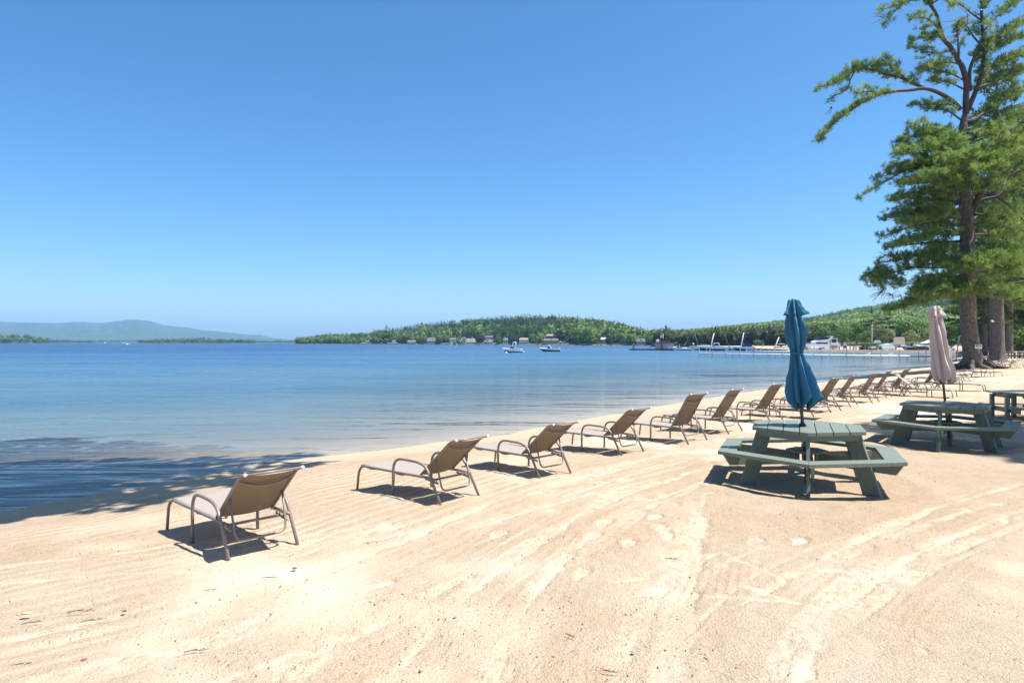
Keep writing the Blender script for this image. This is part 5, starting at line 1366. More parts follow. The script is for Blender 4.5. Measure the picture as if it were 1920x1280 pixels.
# ------------------------------------------------------------------ boats
def hull_mesh(L, B, H, draft=.3, flare=.25, n=14, transom=.85, rise=.25):
    """bow at +x; stations with keel, chine and sheer; returns side shell and deck"""
    sh = []; ch = []; kl = []
    for i in range(n):
        f = i / (n - 1); x = -L / 2 + L * f
        b = B / 2 * (transom + (1 - transom) * min(1, f * 3)) * (1 - max(0, (f - .45) / .55) ** 2.2)
        z = H * (1 + rise * f * f)
        sh.append((x + (.02 * L if i == n - 1 else 0), max(b, .02), z)); ch.append((x - .05 * L * f * f, max(b * (.86 - flare * f), .01), H * (.30 + .35 * f ** 3)))
        kl.append((x - .10 * L * f ** 4, 0, -draft + (draft + H * .45) * max(0, (f - .6) / .4) ** 2))
    return sh, ch, kl

def boat(name, label, cat, px, py, t, L, B, H, rz, hullmat, group=None, **k):
    p = at(px, py, t); root = thing(name, label, cat, (p.x, p.y, k.get('z', 0.0)), rz, group)
    sh, ch, kl = hull_mesh(L, B, H, k.get('draft', .35), rise=k.get('rise', .25)); n = len(sh)
    mb = MB(); vs = []
    for i in range(n):
        vs += [(sh[i][0], sh[i][1], sh[i][2]), ch[i] , kl[i], (ch[i][0], -ch[i][1], ch[i][2]), (sh[i][0], -sh[i][1], sh[i][2])]
    fs = []
    for i in range(n - 1):
        for j in range(4): a = i * 5 + j; fs.append((a, a + 1, a + 6, a + 5))
    fs.append((0, 1, 2, 3, 4)); mb.add(vs, fs); mb.build('hull', hullmat, root)
    # topsides band, deck and cockpit
    tb = MB(); band = k.get('band', .42)
    for s_ in (1, -1):
        vs = []
        for i in range(n):
            lo = tuple(sh[i][a] * band + ch[i][a] * (1 - band) for a in range(3))
            vs += [(sh[i][0] + .01, s_ * (sh[i][1] + .015), sh[i][2] + .02), (lo[0], s_ * (lo[1] + .02), lo[2])]
        tb.add(vs, [(i * 2, i * 2 + 1, i * 2 + 3, i * 2 + 2) for i in range(n - 1)])
    tb.build('topsides', k.get('top', M['white']), root)
    c0, c1 = k.get('cockpit', (.08, .55)); dk = MB(); vs = []; fs = []
    for i in range(n): vs += [(sh[i][0], sh[i][1], sh[i][2] + .01), (sh[i][0], -sh[i][1], sh[i][2] + .01), (sh[i][0], sh[i][1] * .72, sh[i][2] + .03), (sh[i][0], -sh[i][1] * .72, sh[i][2] + .03), (sh[i][0], 0, sh[i][2] + .10)]
    for i in range(n - 1):
        a, b = i * 5, i * 5 + 5; f = (i + .5) / (n - 1)
        fs += [(a, a + 2, b + 2, b), (a + 1, b + 1, b + 3, a + 3)]
        if not c0 < f < c1: fs += [(a + 2, a + 4, b + 4, b + 2), (a + 4, a + 3, b + 3, b + 4)]
    dk.add(vs, fs); dk.build('deck', M['white'], root)
    MB().box((-L / 2 + L * (c0 + c1) / 2, 0, H * .42), (L * (c1 - c0) * 1.05, B * .66, .06)).build('cockpit_floor', M['tanwall'], root)
    if k.get('seats', True):
        for f, w in ((c0 + .05, B * .6), (c0 + (c1 - c0) * .7, B * .25)): MB().box((-L / 2 + L * f, 0, H * .72), (L * .07, w, H * .55), None, .05).build('seat', M['white'], root)
    if k.get('platform', True): MB().box((-L / 2 - .28, 0, H * .26), (.62, B * .75, .09)).build('swim_platform', M['white'], root)
    xs = -L / 2 + L * c1
    if k.get('shield', True):
        wz = H * (1 + .25 * c1 * c1); hh = k.get('shield_h', .48)
        for s_ in (-1, 1):
            MB().prism([(xs + .45, 0, wz + .06), (xs - .1, s_ * B * .40, wz + .03), (xs - .45, s_ * B * .38, wz + hh), (xs + .05, 0, wz + hh)], (.02, 0, .02)).build('windshield', M['window'], root)
    if 'arch' in k:
        xa, ah, rake = k['arch']; xa = -L / 2 + L * xa; am = k.get('arch_mat', M['white'])
        MB().tube(bend([(xa, B * .46, H * .9), (xa - rake, B * .40, H + ah), (xa - rake, -B * .40, H + ah), (xa, -B * .46, H * .9)], .25), k.get('arch_r', .09), 8).build('arch', am, root, True)
    return root, sh

MOOR = 'motorboats moored off the beach'
b1, _ = boat('motorboat', 'white motorboat with a tall arch and dark hull, moored left of the lower motorboat', 'motorboat', 960, 660.5, 150, 4.7, 1.9, .75, radians(205), M['hullblue'], MOOR, band=.05, arch=(.42, 1.55, .25), arch_r=.10)
MB().box((-.7, .2, .95), (.5, .4, .25), None, .08).build('towel', M['skyblue'], b1); MB().box((-1.5, -.2, .80), (.6, .5, .14), None, .05).build('towel', M['red'], b1)
MB().box((-2.3, .3, .45), (.35, .5, .2), None, .06).build('towel', M['red'], b1)
bu = thing('buoy', 'round white mooring buoy beside the bow of the boat with the arch', 'buoy', (at(949.3, 661.5, 142).x, 142, .06))
MB().lathe([(.02, -.22), (.16, -.16), (.23, 0), (.17, .15), (.03, .21)], 14).build('float', M['white'], bu, True); MB().tube([(0, 0, .2), (0, 0, .3)], .03, 6).build('ring', M['alu'], bu)
b2, _ = boat('motorboat', 'low white and slate blue motorboat with swept arch, moored broadside on the right', 'motorboat', 1031, 658.8, 164, 5.1, 1.9, .72, radians(176), M['hullblue'], MOOR, band=.38, arch=(.42, .85, -.55), arch_r=.085)
MB().box((-.1, 0, 1.55), (.9, 1.5, .06), None, .02).build('bimini', M['navy'], b2)
MB().tube([(.15, .7, .8), (-.15, .7, 1.55)], .04, 6).build('bimini_strut', M['black'], b2); MB().tube([(.15, -.7, .8), (-.15, -.7, 1.55)], .04, 6).build('bimini_strut', M['black'], b2)
# far speedboat and sail
sb, _ = boat('speedboat', 'tiny white speedboat trailing a wake far out on the lake', 'speedboat', 233, 646, 760, 6.5, 2.3, .9, radians(172), M['white'], None, arch=(.5, .8, .2))
mb = MB(); rr = random.Random(4)
for i in range(26):
    f = i / 25; mb.lathe([(.1, 0), (.5 + .9 * rr.random(), .10), (.3, .28 * (1 - f) + .08)], 7, (-3 - f * 7 * 0 + -f * 6.5, rr.uniform(-1, 1) * (.5 + f), 0))
wk = mb.build('wake', M['white'], sb)
sl = thing('sailboat', 'tiny white sailboat far out near the low islets', 'sailboat', (at(197, 643, 1400).x, 1400, 0), .5, None, .5)
MB().prism([(-2.8, 0, .3), (2.8, 0, .3), (3.4, 0, 1.0), (-2.8, 0, 1.0)], (0, 1.4, 0)).build('hull', M['white'], sl); MB().tube([(.3, .7, .8), (.3, .7, 9.0)], .09, 6).build('mast', M['alu'], sl)
MB().prism([(.2, .7, 1.6), (-2.7, .7, 1.6), (.2, .7, 8.8)], (0, .05, 0)).build('sail', M['white'], sl); MB().prism([(.5, .7, 1.4), (3.2, .7, 1.2), (.45, .7, 7.4)], (0, .05, 0)).build('sail', M['white'], sl)

# ------------------------------------------------------------------ the long floating dock with the pink hut
TD = 192.0; KD = TD / FOC
dz = .38
def PX(px, t=TD): return (px - 960) / FOC * t
dock = thing('dock', 'long low dark floating dock carrying the pink hut', 'dock', (PX(1180), TD, 0))
Ld = PX(1500) - PX(1180)
MB().box((Ld / 2, 0, dz - .12), (Ld, 2.4, .24)).build('deck', M['dockdark'], dock)
MB().box((Ld / 2, -1.24, dz - .2), (Ld, .06, .5)).build('bumper', M['black'], dock)
for px in (1218, 1252, 1330, 1366, 1402): MB().box((PX(px) - PX(1180), -1.1, dz + .35), (.22, .22, .8)).build('bollard', M['postgrey'], dock)
pile = thing('piling', 'thick dark piling at the outer end of the floating dock', 'piling', (PX(1188.5), TD + .6, 0)); MB().lathe([(.24, -1.5), (.24, 1.75), (.26, 1.76), (.2, 1.9), (.03, 1.95)], 12).build('post', M['postgrey'], pile, True)
hut = thing('hut', 'pink walled hut with a wide flat grey roof on the floating dock', 'hut', (PX(1246.5), TD + .3, dz), -.5)
ww = 33 * KD
MB().box((0, 0, .85), (ww * .96, 2.4, 1.7)).build('wall', M['pinkwall'], hut)
MB().box((.0, 0, 1.78), (ww * 1.30, 3.8, .22)).build('roof', M['roofgrey'], hut); MB().box((ww * .16, -1.22, .72), (.06, .05, 1.4)).build('corner_post', M['whitewall'], hut)
MB().box((ww * .36, -1.23, .52), (ww * .2, .06, .9)).build('panel', M['whitewall'], hut); MB().box((-ww * .10, -1.23, .72), (.65, .06, 1.35)).build('door', M['roofpink'], hut)
bx = thing('cabinet', 'white box standing on the roof of the pink hut', 'cabinet', (PX(1233.5), TD + .5, dz + 1.89), -.1); MB().box((0, 0, .42), (.85, .8, .82), None, .04).build('case', M['white'], bx); MB().box((0, -.41, .42), (.6, .02, .5)).build('panel', M['whitewall'], bx)
tp = thing('planter', 'row of pinkish planters on the hut roof', 'planter', (PX(1249), TD + .6, dz + 1.89), 0)
for i in range(5): MB().lathe([(.2, 0), (.28, .3), (.22, .32)], 10, (-.9 + i * .45, 0, 0)).build('pot', M['roofpink'], tp)
# flag
fl = thing('flag', 'striped red, white and blue flag hanging above the pink hut', 'flag', (PX(1239.6), TD + 1.3, dz))
MB().tube([(0, 0, 0), (0, 0, 2.7), (0, 0, 5.0)], .035, 8).build('pole', M['alu'], fl)
def flagstrip(z0, z1, x0, x1, mat, name, off=0):
    nx, ny = 8, 4; vs = []; fs = []
    for i in range(nx + 1):
        for j in range(ny + 1):
            x = x0 + (x1 - x0) * i / nx; z = z0 + (z1 - z0) * j / ny; vs.append((.04 + x, .10 * sin(x * 9 + z) + off, z - .55 * x))
    n1 = len(vs); vs += [(x, y + .012, z) for x, y, z in vs]
    for i in range(nx):
        for j in range(ny):
            a = i * 5 + j; q = (a, a + 1, a + 6, a + 5); fs += [q, tuple(n1 + w_ for w_ in reversed(q))]
    mesh_obj(name, vs, fs, mat, fl, True)
for i in range(13): flagstrip(4.85 - (i + 1) * .112, 4.85 - i * .112, .4 if i < 7 else 0, .95, M['red'] if i % 2 == 0 else M['white'], 'stripe')
flagstrip(4.85 - 7 * .112, 4.85, 0, .4, M['navy'], 'canton')
st_ = MB()
for r_ in range(5):
    for c_ in range(5): st_.box((.07 + c_ * .075 + .03, .10 * sin((.03 + c_ * .075) * 9 + 4.4) - .02, 4.78 - r_ * .15 - .55 * (.05 + c_ * .075)), (.03, .012, .04))
st_.build('star', M['white'], fl)['kind'] = 'stuff'

# ------------------------------------------------------------------ boats at the dock
MG = 'boats tied up at the marina'
s1, _ = boat('motorboat', 'small white open boat with dark canopy tied right of the pink hut', 'motorboat', 1273, 657, 189, 4.2, 1.8, .7, radians(165), M['white'], MG, arch=(.5, 1.0, .2), z=.05)
MB().prism([(-1.0, -.8, 1.0), (.3, -.8, 1.0), (.1, -.8, 1.75), (-.7, -.8, 1.75)], (0, 1.6, 0)).build('canopy', M['navy'], s1)
s2, _ = boat('dinghy', 'grey inflatable dinghy with outboard tied beside the small white open boat', 'dinghy', 1288, 657.5, 186, 2.8, 1.4, .45, radians(190), M['postgrey'], MG, shield=False, z=.05)
MB().box((-1.5, 0, .7), (.3, .35, .6), None, .08).build('outboard', M['black'], s2)
c1, _ = boat('motor_cruiser', 'white motor cruiser with black hull bottom and curved arch at the dock', 'motor cruiser', 1334, 657.5, 184, 7.6, 2.6, 1.15, radians(176), M['black'], MG, band=.18, arch=(.24, .95, -.35), cockpit=(.06, .42), rise=.12)
MB().prism([(-1.9, -1.0, 1.25), (-.2, -1.0, 1.35), (-.8, -.95, 1.98), (-1.9, -.95, 2.0)], (0, 2.0, 0)).build('canopy', M['window'], c1)
MB().prism([(-2.0, -1.05, 2.0), (-.7, -1.05, 1.99), (-.9, -1.0, 2.1), (-1.9, -1.0, 2.1)], (0, 2.1, 0)).build('hardtop', M['white'], c1)
MB().tube(bend([(.6, .7, 1.2), (.6, .7, 1.5), (3.3, .2, 1.7), (3.3, -.2, 1.7), (.6, -.7, 1.5), (.6, -.7, 1.2)], .2), .025, 6).build('bow_rail', M['alu'], c1)
c2, _ = boat('motor_cruiser', 'white motor cruiser under a dark blue canvas, right of the first cruiser', 'motor cruiser', 1394, 657.8, 183, 5.8, 2.4, 1.05, radians(172), M['black'], MG, band=.2, cockpit=(.06, .5), rise=.12, shield=False)
MB().prism([(-2.2, -1.0, 1.1), (.5, -1.0, 1.15), (.1, -.85, 1.9), (-.3, -.8, 2.05), (-1.7, -.8, 2.0)], (0, 1.9, 0)).build('canopy', M['navy'], c2)
c3, _ = boat('motorboat', 'white motorboat at the inner end of the dock under the two leaning white poles', 'motorboat', 1466, 657.5, 186, 4.6, 2.0, .9, radians(168), M['black'], MG, band=.35, z=.1)
MB().box((.2, 0, 1.75), (1.7, 1.6, .08), None, .03).build('hardtop', M['white'], c3)
for sx in (-.5, .9): MB().tube([(sx, .7, .9), (sx, .7, 1.72)], .04, 6).build('hardtop_post', M['alu'], c3)
for px, w_, h_, m_, lab in ((1412, 4, .9, 'white', 'white dock locker beside the cruiser with the blue canvas'), (1369, 4, .8, 'whitewall', 'white dock locker between the two cruisers'), (1476, 3, 1.0, 'white', 'white dock locker at the inner end of the floating dock')):
    q = thing('dock_locker', lab, 'locker', (PX(px), TD + .4, dz), 0, 'lockers on the floating dock'); MB().box((0, 0, h_ / 2), (w_ * KD, .6, h_), None, .04).build('case', M[m_], q); MB().box((0, 0, h_ + .03), (w_ * KD * 1.08, .68, .06), None, .02).build('lid', M['white'], q)
# leaning white mooring poles
for (x0, y0, x1, y1), th, lab in (((1329, 664, 1338.8, 624.5), .10, 'thick white mooring pole leaning right, over the first cruiser'), ((1386, 665, 1394.6, 623.5), .10, 'thick white mooring pole leaning right, over the cruiser with the blue canvas'), ((1447.5, 665, 1460.5, 632), .11, 'thick white mooring pole leaning right, left of the blue umbrella'),
                                  ((1309.5, 648, 1303, 626), .035, 'thin grey mooring pole leaning left, at the bow of the first cruiser'), ((1367, 650, 1359, 628), .035, 'thin grey mooring pole leaning left, between the two cruisers'), ((1436, 655, 1430, 637), .035, 'thin grey mooring pole leaning left, beside the teal cloth'), ((1468, 655, 1461.5, 636), .035, 'thin grey mooring pole leaning left, at the inner end of the dock'), ((1283, 650, 1286.5, 641), .035, 'short thin white pole leaning right above the dinghy'), ((1481, 668, 1485, 656), .09, 'short white pole leaning right, touching the blue umbrella outline')):
    tt = 118 if th > .08 else 188
    a = at(x0, y0, tt); b = at(x1, y1, tt); q = thing('mooring_pole', lab, 'pole', a, 0, 'leaning mooring poles'); q.location = a
    MB().tube([(0, 0, 0), (b - a) * .5, b - a], [th, th * .85, th * .6], 8).build('pole', M['white'] if th > .05 else M['alu'], q, True); MB().lathe([(th * 1.5, -.25), (th * 1.5, .12), (th, .14)], 8).build('socket', M['alu'], q)
q = thing('sail_cloth', 'furled teal cloth on a short pole by the dock', 'folded umbrella', (PX(1429.5), TD, dz)); MB().tube([(0, 0, 0), (0, 0, 1.7)], .03, 6).build('pole', M['alu'], q); MB().lathe([(.02, .7), (.13, .72), (.17, 1.0), (.08, 1.6), (.02, 1.75)], 10).build('cloth', M['teal'], q)
q = thing('buoy', 'white ball buoy on a post between the dinghy and the first cruiser', 'buoy', (PX(1300), TD, dz)); MB().tube([(0, 0, -.2), (0, 0, 1.2)], .05, 6).build('post', M['alu'], q); MB().lathe([(.02, 1.2), (.18, 1.28), (.26, 1.45), (.18, 1.62), (.02, 1.7)], 12).build('float', M['white'], q, True)

# ------------------------------------------------------------------ the silvery swimming dock
def seg(px0, t0, px1, t1): return np.array((PX(px0, t0), t0)), np.array((PX(px1, t1), t1))
def swim_dock(name, label, a, b, z, nposts, tall, w=1.0):
    L = float(np.linalg.norm(b - a)); root = thing(name, label, 'dock', (a[0], a[1], 0), atan2(b[1] - a[1], b[0] - a[0]))
    MB().box((L / 2, 0, z), (L, w, .16)).build('walkway', M['alu'], root)
    MB().tube([(0, -w / 2 - .04, z + .03), (L / 2, -w / 2 - .04, z + .03), (L, -w / 2 - .04, z + .03)], .12, 8).build('edge_rail', M['white'], root, True)
    for i in range(nposts):
        x = L * (i + .15) / nposts
        for s_, h_ in ((-1, tall[i % len(tall)]), (1, tall[(i + 2) % len(tall)])):
            MB().tube([(x + (s_ * .35), s_ * (w / 2 + .07), -1.4), (x + s_ * .35, s_ * (w / 2 + .07), z + h_)], .045, 6).build('post', M['postgrey'] if (i + s_) % 3 == 0 else M['alu'], root)
    return root
a, b = seg(1314, 107, 1760, 87)
sd = swim_dock('swim_dock', 'long silvery swimming dock on thin posts standing in the shallow water', a, b, .42, 15, (1.25, .95, 1.05, .2))
for px in (1629, 1670):
    t = float(np.interp(px, (1314, 1760), (107, 87))); L = float(np.linalg.norm(np.array((PX(px, t), t)) - a))
    MB().tube([(L - .3, 0, .5), (L + .35, 0, .85)], .06, 6).build('handrail', M['white'], sd)
a, b = seg(1402, 150, 1486, 140)
swim_dock('walkway_dock', 'thin pale walkway running from the floating dock toward the marina wall', a, b, .35, 5, (.5, .2), .9)

# ------------------------------------------------------------------ marina wall and yard
TW = 152.0
def wall_pt(px, t=TW): return PX(px, t)
x0, x1 = PX(1478, 165), PX(1920, 140)
w = MB(); A = Vector((x0, 165, -1.2)); B = Vector((PX(1860, 143), 143, -1.2)); d = (B - A)
nrm = Vector((-d.y, d.x, 0)).normalized()
up_ = Vector((0, 0, 1.2 + .52)); o = MB().add([A - nrm * 1.1, B - nrm * 1.1, B + nrm * .8, A + nrm * .8, A + up_ - nrm * .1, B + up_ - nrm * .1, B + nrm * .8 + up_, A + nrm * .8 + up_], [(3, 2, 1, 0), (4, 5, 6, 7), (0, 1, 5, 4), (1, 2, 6, 5), (2, 3, 7, 6), (3, 0, 4, 7)]).build('sea_wall', M['stone'], None); tag(o, 'low sandy stone wall along the marina shore', 'wall')
yard = mesh_obj('marina_yard', [A + Vector((0, 0, 1.66)) + nrm * .75, B + Vector((60, -3, 1.66)) + nrm * .75, B + Vector((70, 60, 2.4)), A + Vector((-4, 60, 2.3))], [(0, 1, 2, 3)], M['stone'], None); tag(yard, 'sandy ground of the marina yard', None, None, 'structure')
def tw(px): return float(np.interp(px, (1478, 1860), (165, 143)))
ZW = .52
def on_wall(px, back=2.0):
    t = tw(px) + back; return (PX(px, t), t, ZW - .06)
# big white yacht
px, py = 1540, 656; t = tw(px) + 5; K = t / FOC
y = thing('yacht', 'large white flybridge yacht with dark windows at the marina, right of the blue umbrella', 'yacht', (PX(1538, t), t, .5), 0, MG)
u = K
MB().prism([(-31 * u, -1.5, 3.5 * u), (22 * u, -1.5, 3.5 * u), (31 * u, -1.5, 9 * u), (29 * u, -1.5, 0), (-24 * u, -1.5, -1 * u)][::-1] if False else [(-34 * u, -1.5, 10.5 * u), (-26 * u, -1.5, 0), (31 * u, -1.5, 0), (32 * u, -1.5, 9 * u), (20 * u, -1.5, 9.2 * u), (0, -1.5, 10 * u)], (0, 3.2, 0)).build('hull', M['white'], y)
MB().prism([(-14 * u, -1.25, 9.6 * u), (14 * u, -1.25, 9.6 * u), (14 * u, -1.25, 15 * u), (-12 * u, -1.25, 14.2 * u)], (0, 2.6, 0)).build('saloon', M['white'], y)
MB().prism([(-13 * u, -1.29, 10.6 * u), (9 * u, -1.29, 10.6 * u), (9 * u, -1.29, 13.2 * u), (-12 * u, -1.29, 13 * u)], (0, .05, 0)).build('saloon_window', M['window'], y)
MB().prism([(-14.5 * u, -1.4, 14.6 * u), (12 * u, -1.4, 14.6 * u), (15 * u, -1.4, 19 * u), (6 * u, -1.4, 18.4 * u), (-7 * u, -1.4, 17 * u)], (0, 2.9, 0)).build('flybridge', M['white'], y)
MB().prism([(-7 * u, -1.1, 18 * u), (9 * u, -1.1, 18.6 * u), (15 * u, -1.1, 23.6 * u), (-4.5 * u, -1.1, 23 * u)], (0, 2.4, 0)).build('flybridge_window', M['window'], y)
MB().prism([(-5 * u, -1.3, 22.6 * u), (16 * u, -1.3, 23.4 * u), (16 * u, -1.3, 24.2 * u), (-5 * u, -1.3, 23.5 * u)], (0, 2.7, 0)).build('flybridge_top', M['navy'], y)
MB().prism([(9 * u, -1.45, 17.5 * u), (12 * u, -1.45, 17.5 * u), (20.5 * u, -1.45, 24.6 * u), (17 * u, -1.45, 24.6 * u)], (0, 3, 0)).build('radar_arch', M['white'], y)
MB().box((21 * u, 0, 20.3 * u), (13 * u, 2.9, 1.0 * u)).build('aft_roof', M['white'], y)
for sx in (15.5, 26.5): MB().box((sx * u, -1.3, 15 * u), (1.0 * u, .2, 10 * u)).build('roof_post', M['white'], y)
MB().prism([(16.5 * u, -1.2, 12.6 * u), (25.5 * u, -1.2, 12.6 * u), (25.5 * u, -1.2, 19.5 * u), (17.5 * u, -1.2, 19.5 * u)], (0, 2.2, 0)).build('aft_window', M['window'], y)
MB().box((22 * u, -.2, 10.6 * u), (15 * u, 2.7, 3.6 * u)).build('cockpit', M['white'], y); MB().box((20 * u, -1.56, 5 * u), (13 * u, .06, 4.6 * u)).build('stern_opening', M['postgrey'], y)
MB().tube([(-33 * u, -1.4, 12.5 * u), (-14 * u, -1.4, 12.4 * u)], .03, 6).build('bow_rail', M['alu'], y)
# things in front of it
def prop_box(name, label, cat, px, wpx, hpx, mat, lid=None, back=1.2, dep=.7, group=None):
    x, t, z = on_wall(px, back); K = t / FOC; q = thing(name, label, cat, (x, t, z), 0, group)
    MB().box((0, 0, hpx * K * .45), (wpx * K, dep, hpx * K * .9), None, .03).build('body', M[mat], q); MB().box((0, 0, hpx * K * .94), (wpx * K * 1.04, dep * 1.06, hpx * K * .12), None, .02).build('lid', M[lid or mat], q); return q
prop_box('dock_box', 'long white dock box under the bow of the large yacht', 'dock box', 1527, 14.5, 4.6, 'white')
def covered_boat(name, label, px, wpx, hpx, mat, back=3.0, hull='white', profile=((-.5, .25), (-.45, .55), (-.1, .62), (.15, 1.0), (.28, .95), (.5, .3))):
    x, t, z = on_wall(px, back); K = t / FOC; W = wpx * K; Hh = hpx * K; q = thing(name, label, 'boat', (x, t, z), 0, MG)
    MB().prism([(-W / 2, -.9, Hh * .22), (-W * .42, -.9, Hh * .06), (W * .45, -.9, Hh * .06), (W / 2, -.9, Hh * .4), (-W / 2, -.9, Hh * .4)], (0, 1.8, 0)).build('hull', M[hull], q)
    P = [(a * W, -.8, b * Hh) for a, b in profile]; base = [(W * .5, -.8, Hh * .25), (-W * .5, -.8, Hh * .25)]
    MB().prism(([*P, *base])[::-1], (0, 1.6, 0)).build('cover', M[mat], q)
    for sx in (-.3, .3): MB().box((sx * W, 0, Hh * .02), (.12, 1.4, Hh * .12)).build('trailer_stand', M['postgrey'], q)
    return q
covered_boat('covered_boat', 'small boat under a deep blue cover in front of the large yacht', 1541, 7, 4.5, 'cobalt', 1.0, 'white', ((-.5, .4), (-.3, .9), (.2, 1), (.5, .5)))
covered_boat('covered_boat', 'boat shrink-wrapped in bright white plastic on the marina shore', 1664, 27, 12.5, 'white', 2.2, 'white', ((-.5, .8), (-.42, .84), (-.18, .86), (.1, 1.0), (.22, .96), (.36, .62), (.5, .28)))
covered_boat('covered_boat', 'low dark boat with a white cover on the marina shore, left of the shrink-wrapped boat', 1637, 12, 7, 'white', 2.4, 'black', ((-.5, .5), (-.42, .95), (.4, 1.0), (.5, .6)))
covered_boat('covered_boat', 'low black covered boat on the marina shore, left of the white-covered one', 1619, 11, 6.5, 'black', 2.4, 'black', ((-.5, .5), (-.4, .9), (.2, 1.0), (.5, .6)))
covered_boat('covered_boat', 'boat under a black tarpaulin in front of the second yacht', 1724, 28, 7.5, 'black', 1.6, 'black', ((-.5, .6), (-.4, .85), (-.1, .95), (.3, 1.0), (.5, .7)))
cb, _ = boat('cabin_boat', 'grey blue cabin boat with a beige top on the marina shore', 'cabin boat', 1706, 656, tw(1706) + 5, 4.2, 1.8, .8, radians(178), M['hullblue'], MG, z=ZW + .05, cockpit=(.1, .5))
MB().box((-.5, 0, 1.72), (2.2, 1.6, .1), None, .04).build('hardtop', M['tanwall'], cb)
for sx in (-1.4, .4):
    for sy in (-.7, .7): MB().tube([(sx, sy, .8), (sx, sy, 1.7)], .04, 6).build('hardtop_post', M['white'], cb)
yt = tw(1748) + 7; K = yt / FOC
y2 = thing('yacht', 'sleek white yacht with a pointed canopy partly hidden by the tan umbrella', 'yacht', (PX(1748, yt), yt, ZW), 0, MG)
MB().prism([(-34 * K, -1.4, 8 * K), (-24 * K, -1.4, 0), (26 * K, -1.4, 0), (28 * K, -1.4, 9 * K), (0, -1.4, 10.5 * K)], (0, 2.8, 0)).build('hull', M['white'], y2)
MB().prism([(-17 * K, -1.2, 9.8 * K), (20 * K, -1.2, 9.8 * K), (20 * K, -1.2, 12.4 * K), (-12 * K, -1.2, 12.2 * K)], (0, 2.4, 0)).build('saloon_window', M['window'], y2)
MB().prism([(-19 * K, -1.35, 12 * K), (24 * K, -1.35, 12 * K), (22 * K, -1.35, 18.5 * K), (-2 * K, -1.35, 18.5 * K), (-10 * K, -1.35, 15 * K)], (0, 2.7, 0)).build('flybridge', M['white'], y2)
MB().prism([(-2 * K, -1.0, 18.5 * K), (4 * K, -1.0, 25 * K), (5 * K, -1.0, 25 * K), (6 * K, -1.0, 18.5 * K)], (0, 2.0, 0)).build('mast_screen', M['hullblue'], y2)
# buildings of the marina
hs2 = house('house', 'marina building with a steep brown roof among the trees', 1677, 1695, 655, 631.5, 186, M['greywall'], M['rooftan'], storeys=1, cols=3, roof_frac=.58, group='buildings at the marina', depth=5)
house('house', 'white walled marina building left of the brown roofed one', 1639, 1651, 654, 637.5, 190, M['whitewall'], M['bluewall'], storeys=1, cols=2, roof_frac=.3, group='buildings at the marina', depth=4)
house('shed', 'narrow white shed with dark roof behind the fence posts', 1581, 1587.5, 656, 641, 182, M['whitewall'], M['bluewall'], storeys=1, cols=1, gable_front=True, roof_frac=.25, group='buildings at the marina', depth=2)
# light pole
x, t, z = on_wall(1635, 14); lp = thing('light_pole', 'tall slim grey light pole at the marina', 'light pole', (x, t, z)); K = t / FOC
MB().tube([(0, 0, 0), (0, 0, 20 * K), (0, 0, 44 * K)], [.12, .10, .07], 8).build('pole', M['alu'], lp, True); MB().box((0, 0, 44.5 * K), (.45, .3, .35), None, .05).build('lamp_head', M['alu'], lp)
# posts along the wall
for i, px in enumerate((1483, 1497, 1562, 1574, 1582, 1587, 1594, 1600, 1605, 1611, 1622, 1629, 1644, 1650, 1680, 1697, 1752)):
    x, t, z = on_wall(px, .8 + (i % 3) * .5); h_ = (9, 7, 8.5, 7.5)[i % 4] * t / FOC; q = thing('mooring_post', 'weathered grey mooring post standing along the marina wall', 'post', (x, t, z), 0, 'mooring posts along the marina wall')
    MB().box((0, 0, h_ / 2), (.20, .20, h_), None, .02).build('post', M['postgrey'], q); MB().box((0, 0, h_ + .03), (.24, .24, .06)).build('cap', M['white'], q)
hd = np.random.default_rng(9); pts = []
hx = []
for i in range(26):
    px = 1617 + 36 * i / 25; x, t, z = on_wall(px, 6); hx.append((x, t, z + .35, 1.35, BRO, .35))
def hedge():
    Vs = []; Ts = []
    for x, y_, z, h_, kd, ts in hx:
        V, T = kd[hd.integers(len(kd))]; Vs.append(V * np.array([1.6, 1.4, h_]) + np.array((x, y_, z))); Ts.append(np.clip(T + ts, 0, 1))
    V = np.vstack(Vs); V0 = np.array((V[:, 0].mean(), V[:, 1].mean(), .5)); root = thing('hedge', 'bright yellow green hedge above the low covered boats', 'hedge', tuple(V0)); leaf_obj('leaves', V - V0, np.arange(len(V)).reshape(-1, 4), np.concatenate(Ts), M['leaf'], root)
hedge()
# near the large pine: rowing boat, sign board, leaning post
p = on_ground(1802, 667); rb, _ = boat('rowing_boat', 'white rowing boat with a green stripe drawn up left of the large pine trunk', 'rowing boat', 1801, 667, p.y, 3.4, 1.3, .5, radians(10), M['white'], None, shield=False, platform=False, z=p.z + .1, top=M['green'])
p = on_ground(1787, 672); sg2 = thing('notice_board', 'white notice board on a post left of the large pine, beside the tan umbrella', 'notice board', (p.x, p.y, p.z), -.3)
KK = p.y / FOC
for sx in (-3, 3): MB().box((sx * KK, 0, 9 * KK), (1.0 * KK, .08, 20 * KK)).build('post', M['white'], sg2)
MB().box((0, -.05, 16 * KK), (6.5 * KK, .04, 8 * KK)).build('board', M['white'], sg2); MB().box((.3 * KK, -.08, 17 * KK), (3 * KK, .02, 3.6 * KK)).build('panel', mat_basic('violet_print', (.32, .26, .46), .6), sg2)
p = on_ground(1792, 676); q = thing('post', 'slim grey post leaning right beside the large pine trunk', 'post', p); e = at(1799, 630, p.y) - p; MB().tube([(0, 0, -.1), e * .5, e], .07, 8).build('pole', M['alu'], q); MB().tube([e, e + Vector((1.3, 0, .55))], .02, 6).build('arm', M['alu'], q)
